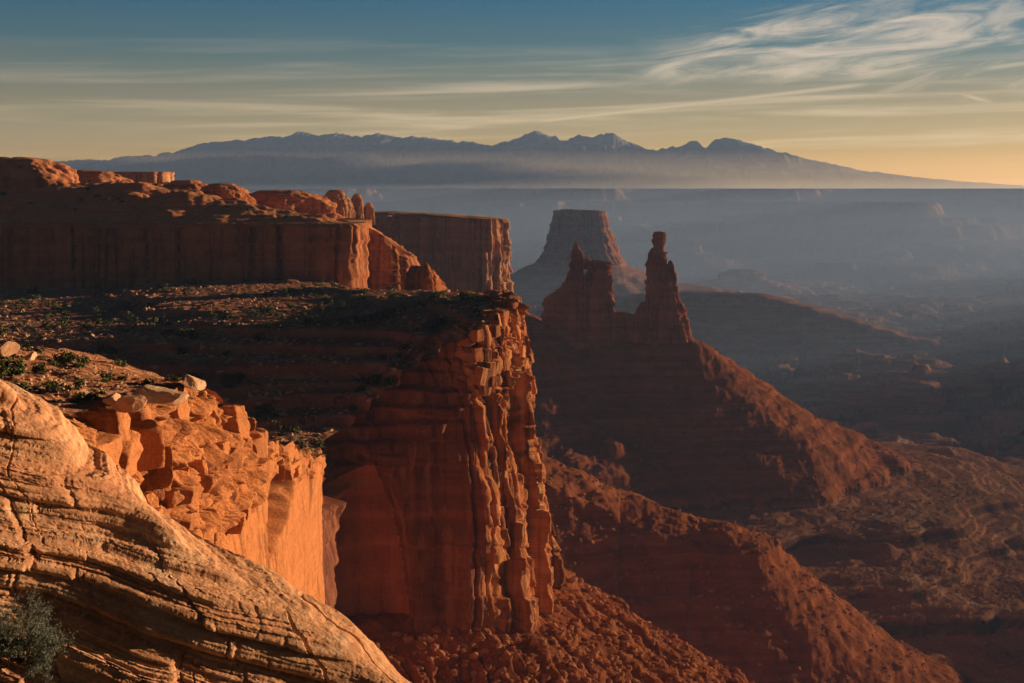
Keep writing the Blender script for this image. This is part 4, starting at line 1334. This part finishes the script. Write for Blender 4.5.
st1 = t.maprange(t.noise(uv(.28, 6.5, .02, 3.0), 1.0, 5, .6, .4), .44, .74)
st1 = t.math('MULTIPLY', st1, t.math('MULTIPLY', t.maprange(Vv, .15, .5), t.maprange(Vv, 1.7, .8)))
st1 = t.math('MULTIPLY', st1, t.maprange(U, -6.0, 3.0, .25, .62))
ci = t.maprange(t.noise(uv(.62, 4.2, .13, 7.7), 1.0, 9, .66, 1.0), .35, .68)
reg = t.math('MULTIPLY', bell(U, 3.2, 1.9), bell(t.math('SUBTRACT', Vv, t.math('MULTIPLY', U, .06)), 1.18, .36))
edge = t.maprange(t.math('ADD', reg, t.math('MULTIPLY', t.noise(uv(.5, 2.4, .1, 1.0), 1.0, 5, .6, .6), .9)), .62, 1.05)
cir = t.math('MULTIPLY', t.math('MULTIPLY', ci, edge), .9)
wisp = t.math('MULTIPLY', t.maprange(t.noise(uv(.5, 3.2, .3, 21.0), 1.0, 6, .62, 1.0), .5, .75), t.math('MULTIPLY', bell(U, 4.6, 1.4), bell(Vv, 1.35, .7)))
cov = t.math('MAXIMUM', t.math('MAXIMUM', st1, cir), t.math('MULTIPLY', wisp, .8))
for (u0, v0, u1, v1, wd, am) in ((.1, .64, 3.6, 1.01, .022, .5), (4.2, .93, 4.75, .76, .020, .55), (4.4, 1.10, 5.6, 1.24, .022, .5), (3.2, .72, 5.4, .80, .016, .3)):
    sl_ = (v1 - v0) / (u1 - u0)
    ln = bell(t.math('SUBTRACT', Vv, t.math('ADD', t.math('MULTIPLY', U, sl_), v0 - sl_ * u0)), 0.0, wd)
    ln = t.math('MULTIPLY', ln, t.math('MULTIPLY', t.maprange(U, u0, u0 + .3), t.maprange(U, u1, u1 - .3)))
    cov = t.math('MAXIMUM', cov, t.math('MULTIPLY', ln, am))
ccol = t.mix(t.maprange(Vv, .3, 1.5), (5.2, 3.7, 1.85), (3.3, 2.7, 2.05))
skyc = t.mix(cov, skyc, ccol)
# the sky opposite the sunrise is darker
dsun = t.n('ShaderNodeVectorMath', operation='DOT_PRODUCT', inp={0: wv, 1: (math.sin(SUN_AZ), math.cos(SUN_AZ), 0)}).outputs['Value']
skyc = t.mix(1.0, skyc, t.n('ShaderNodeCombineColor', inp={k: t.maprange(dsun, -.75, -.05, lo, 1.0) for k, lo in ((0, .78), (1, .80), (2, .86))}).outputs[0], 'MULTIPLY')
bg = t.n('ShaderNodeBackground', inp={'Color': skyc, 'Strength': .05})
o = t.n('ShaderNodeOutputWorld'); nt.links.new(bg.outputs[0], o.inputs[0])

sl = bpy.data.lights.new('sun', 'SUN'); sl.energy = 5.0; sl.angle = R(.53); sl.color = (1.0, .645, .31)
so = bpy.data.objects.new('sun', sl); COL.objects.link(so)
from mathutils import Vector
sdir = Vector((math.sin(SUN_AZ) * math.cos(SUN_EL), math.cos(SUN_AZ) * math.cos(SUN_EL), math.sin(SUN_EL)))
so.rotation_euler = (-sdir).to_track_quat('-Z', 'Y').to_euler()

cam = bpy.data.cameras.new('camera'); co = bpy.data.objects.new('camera', cam); COL.objects.link(co)
co.rotation_euler = (R(90), 0, 0)
cam.sensor_width = 36; cam.lens = 36 * F / 1024; cam.shift_y = (HY - 341.5) / 1024
cam.clip_start = .1; cam.clip_end = 60000
scene.camera = co
scene.view_settings.view_transform = 'Standard'; scene.view_settings.look = 'None'
scene.view_settings.exposure = 2.1; scene.view_settings.gamma = 1; scene.view_settings.use_curve_mapping = False
cy = scene.cycles
cy.use_denoising = True; cy.max_bounces = 5; cy.diffuse_bounces = 1; cy.volume_bounces = 0; cy.transparent_max_bounces = 4; cy.glossy_bounces = 1; cy.transmission_bounces = 1
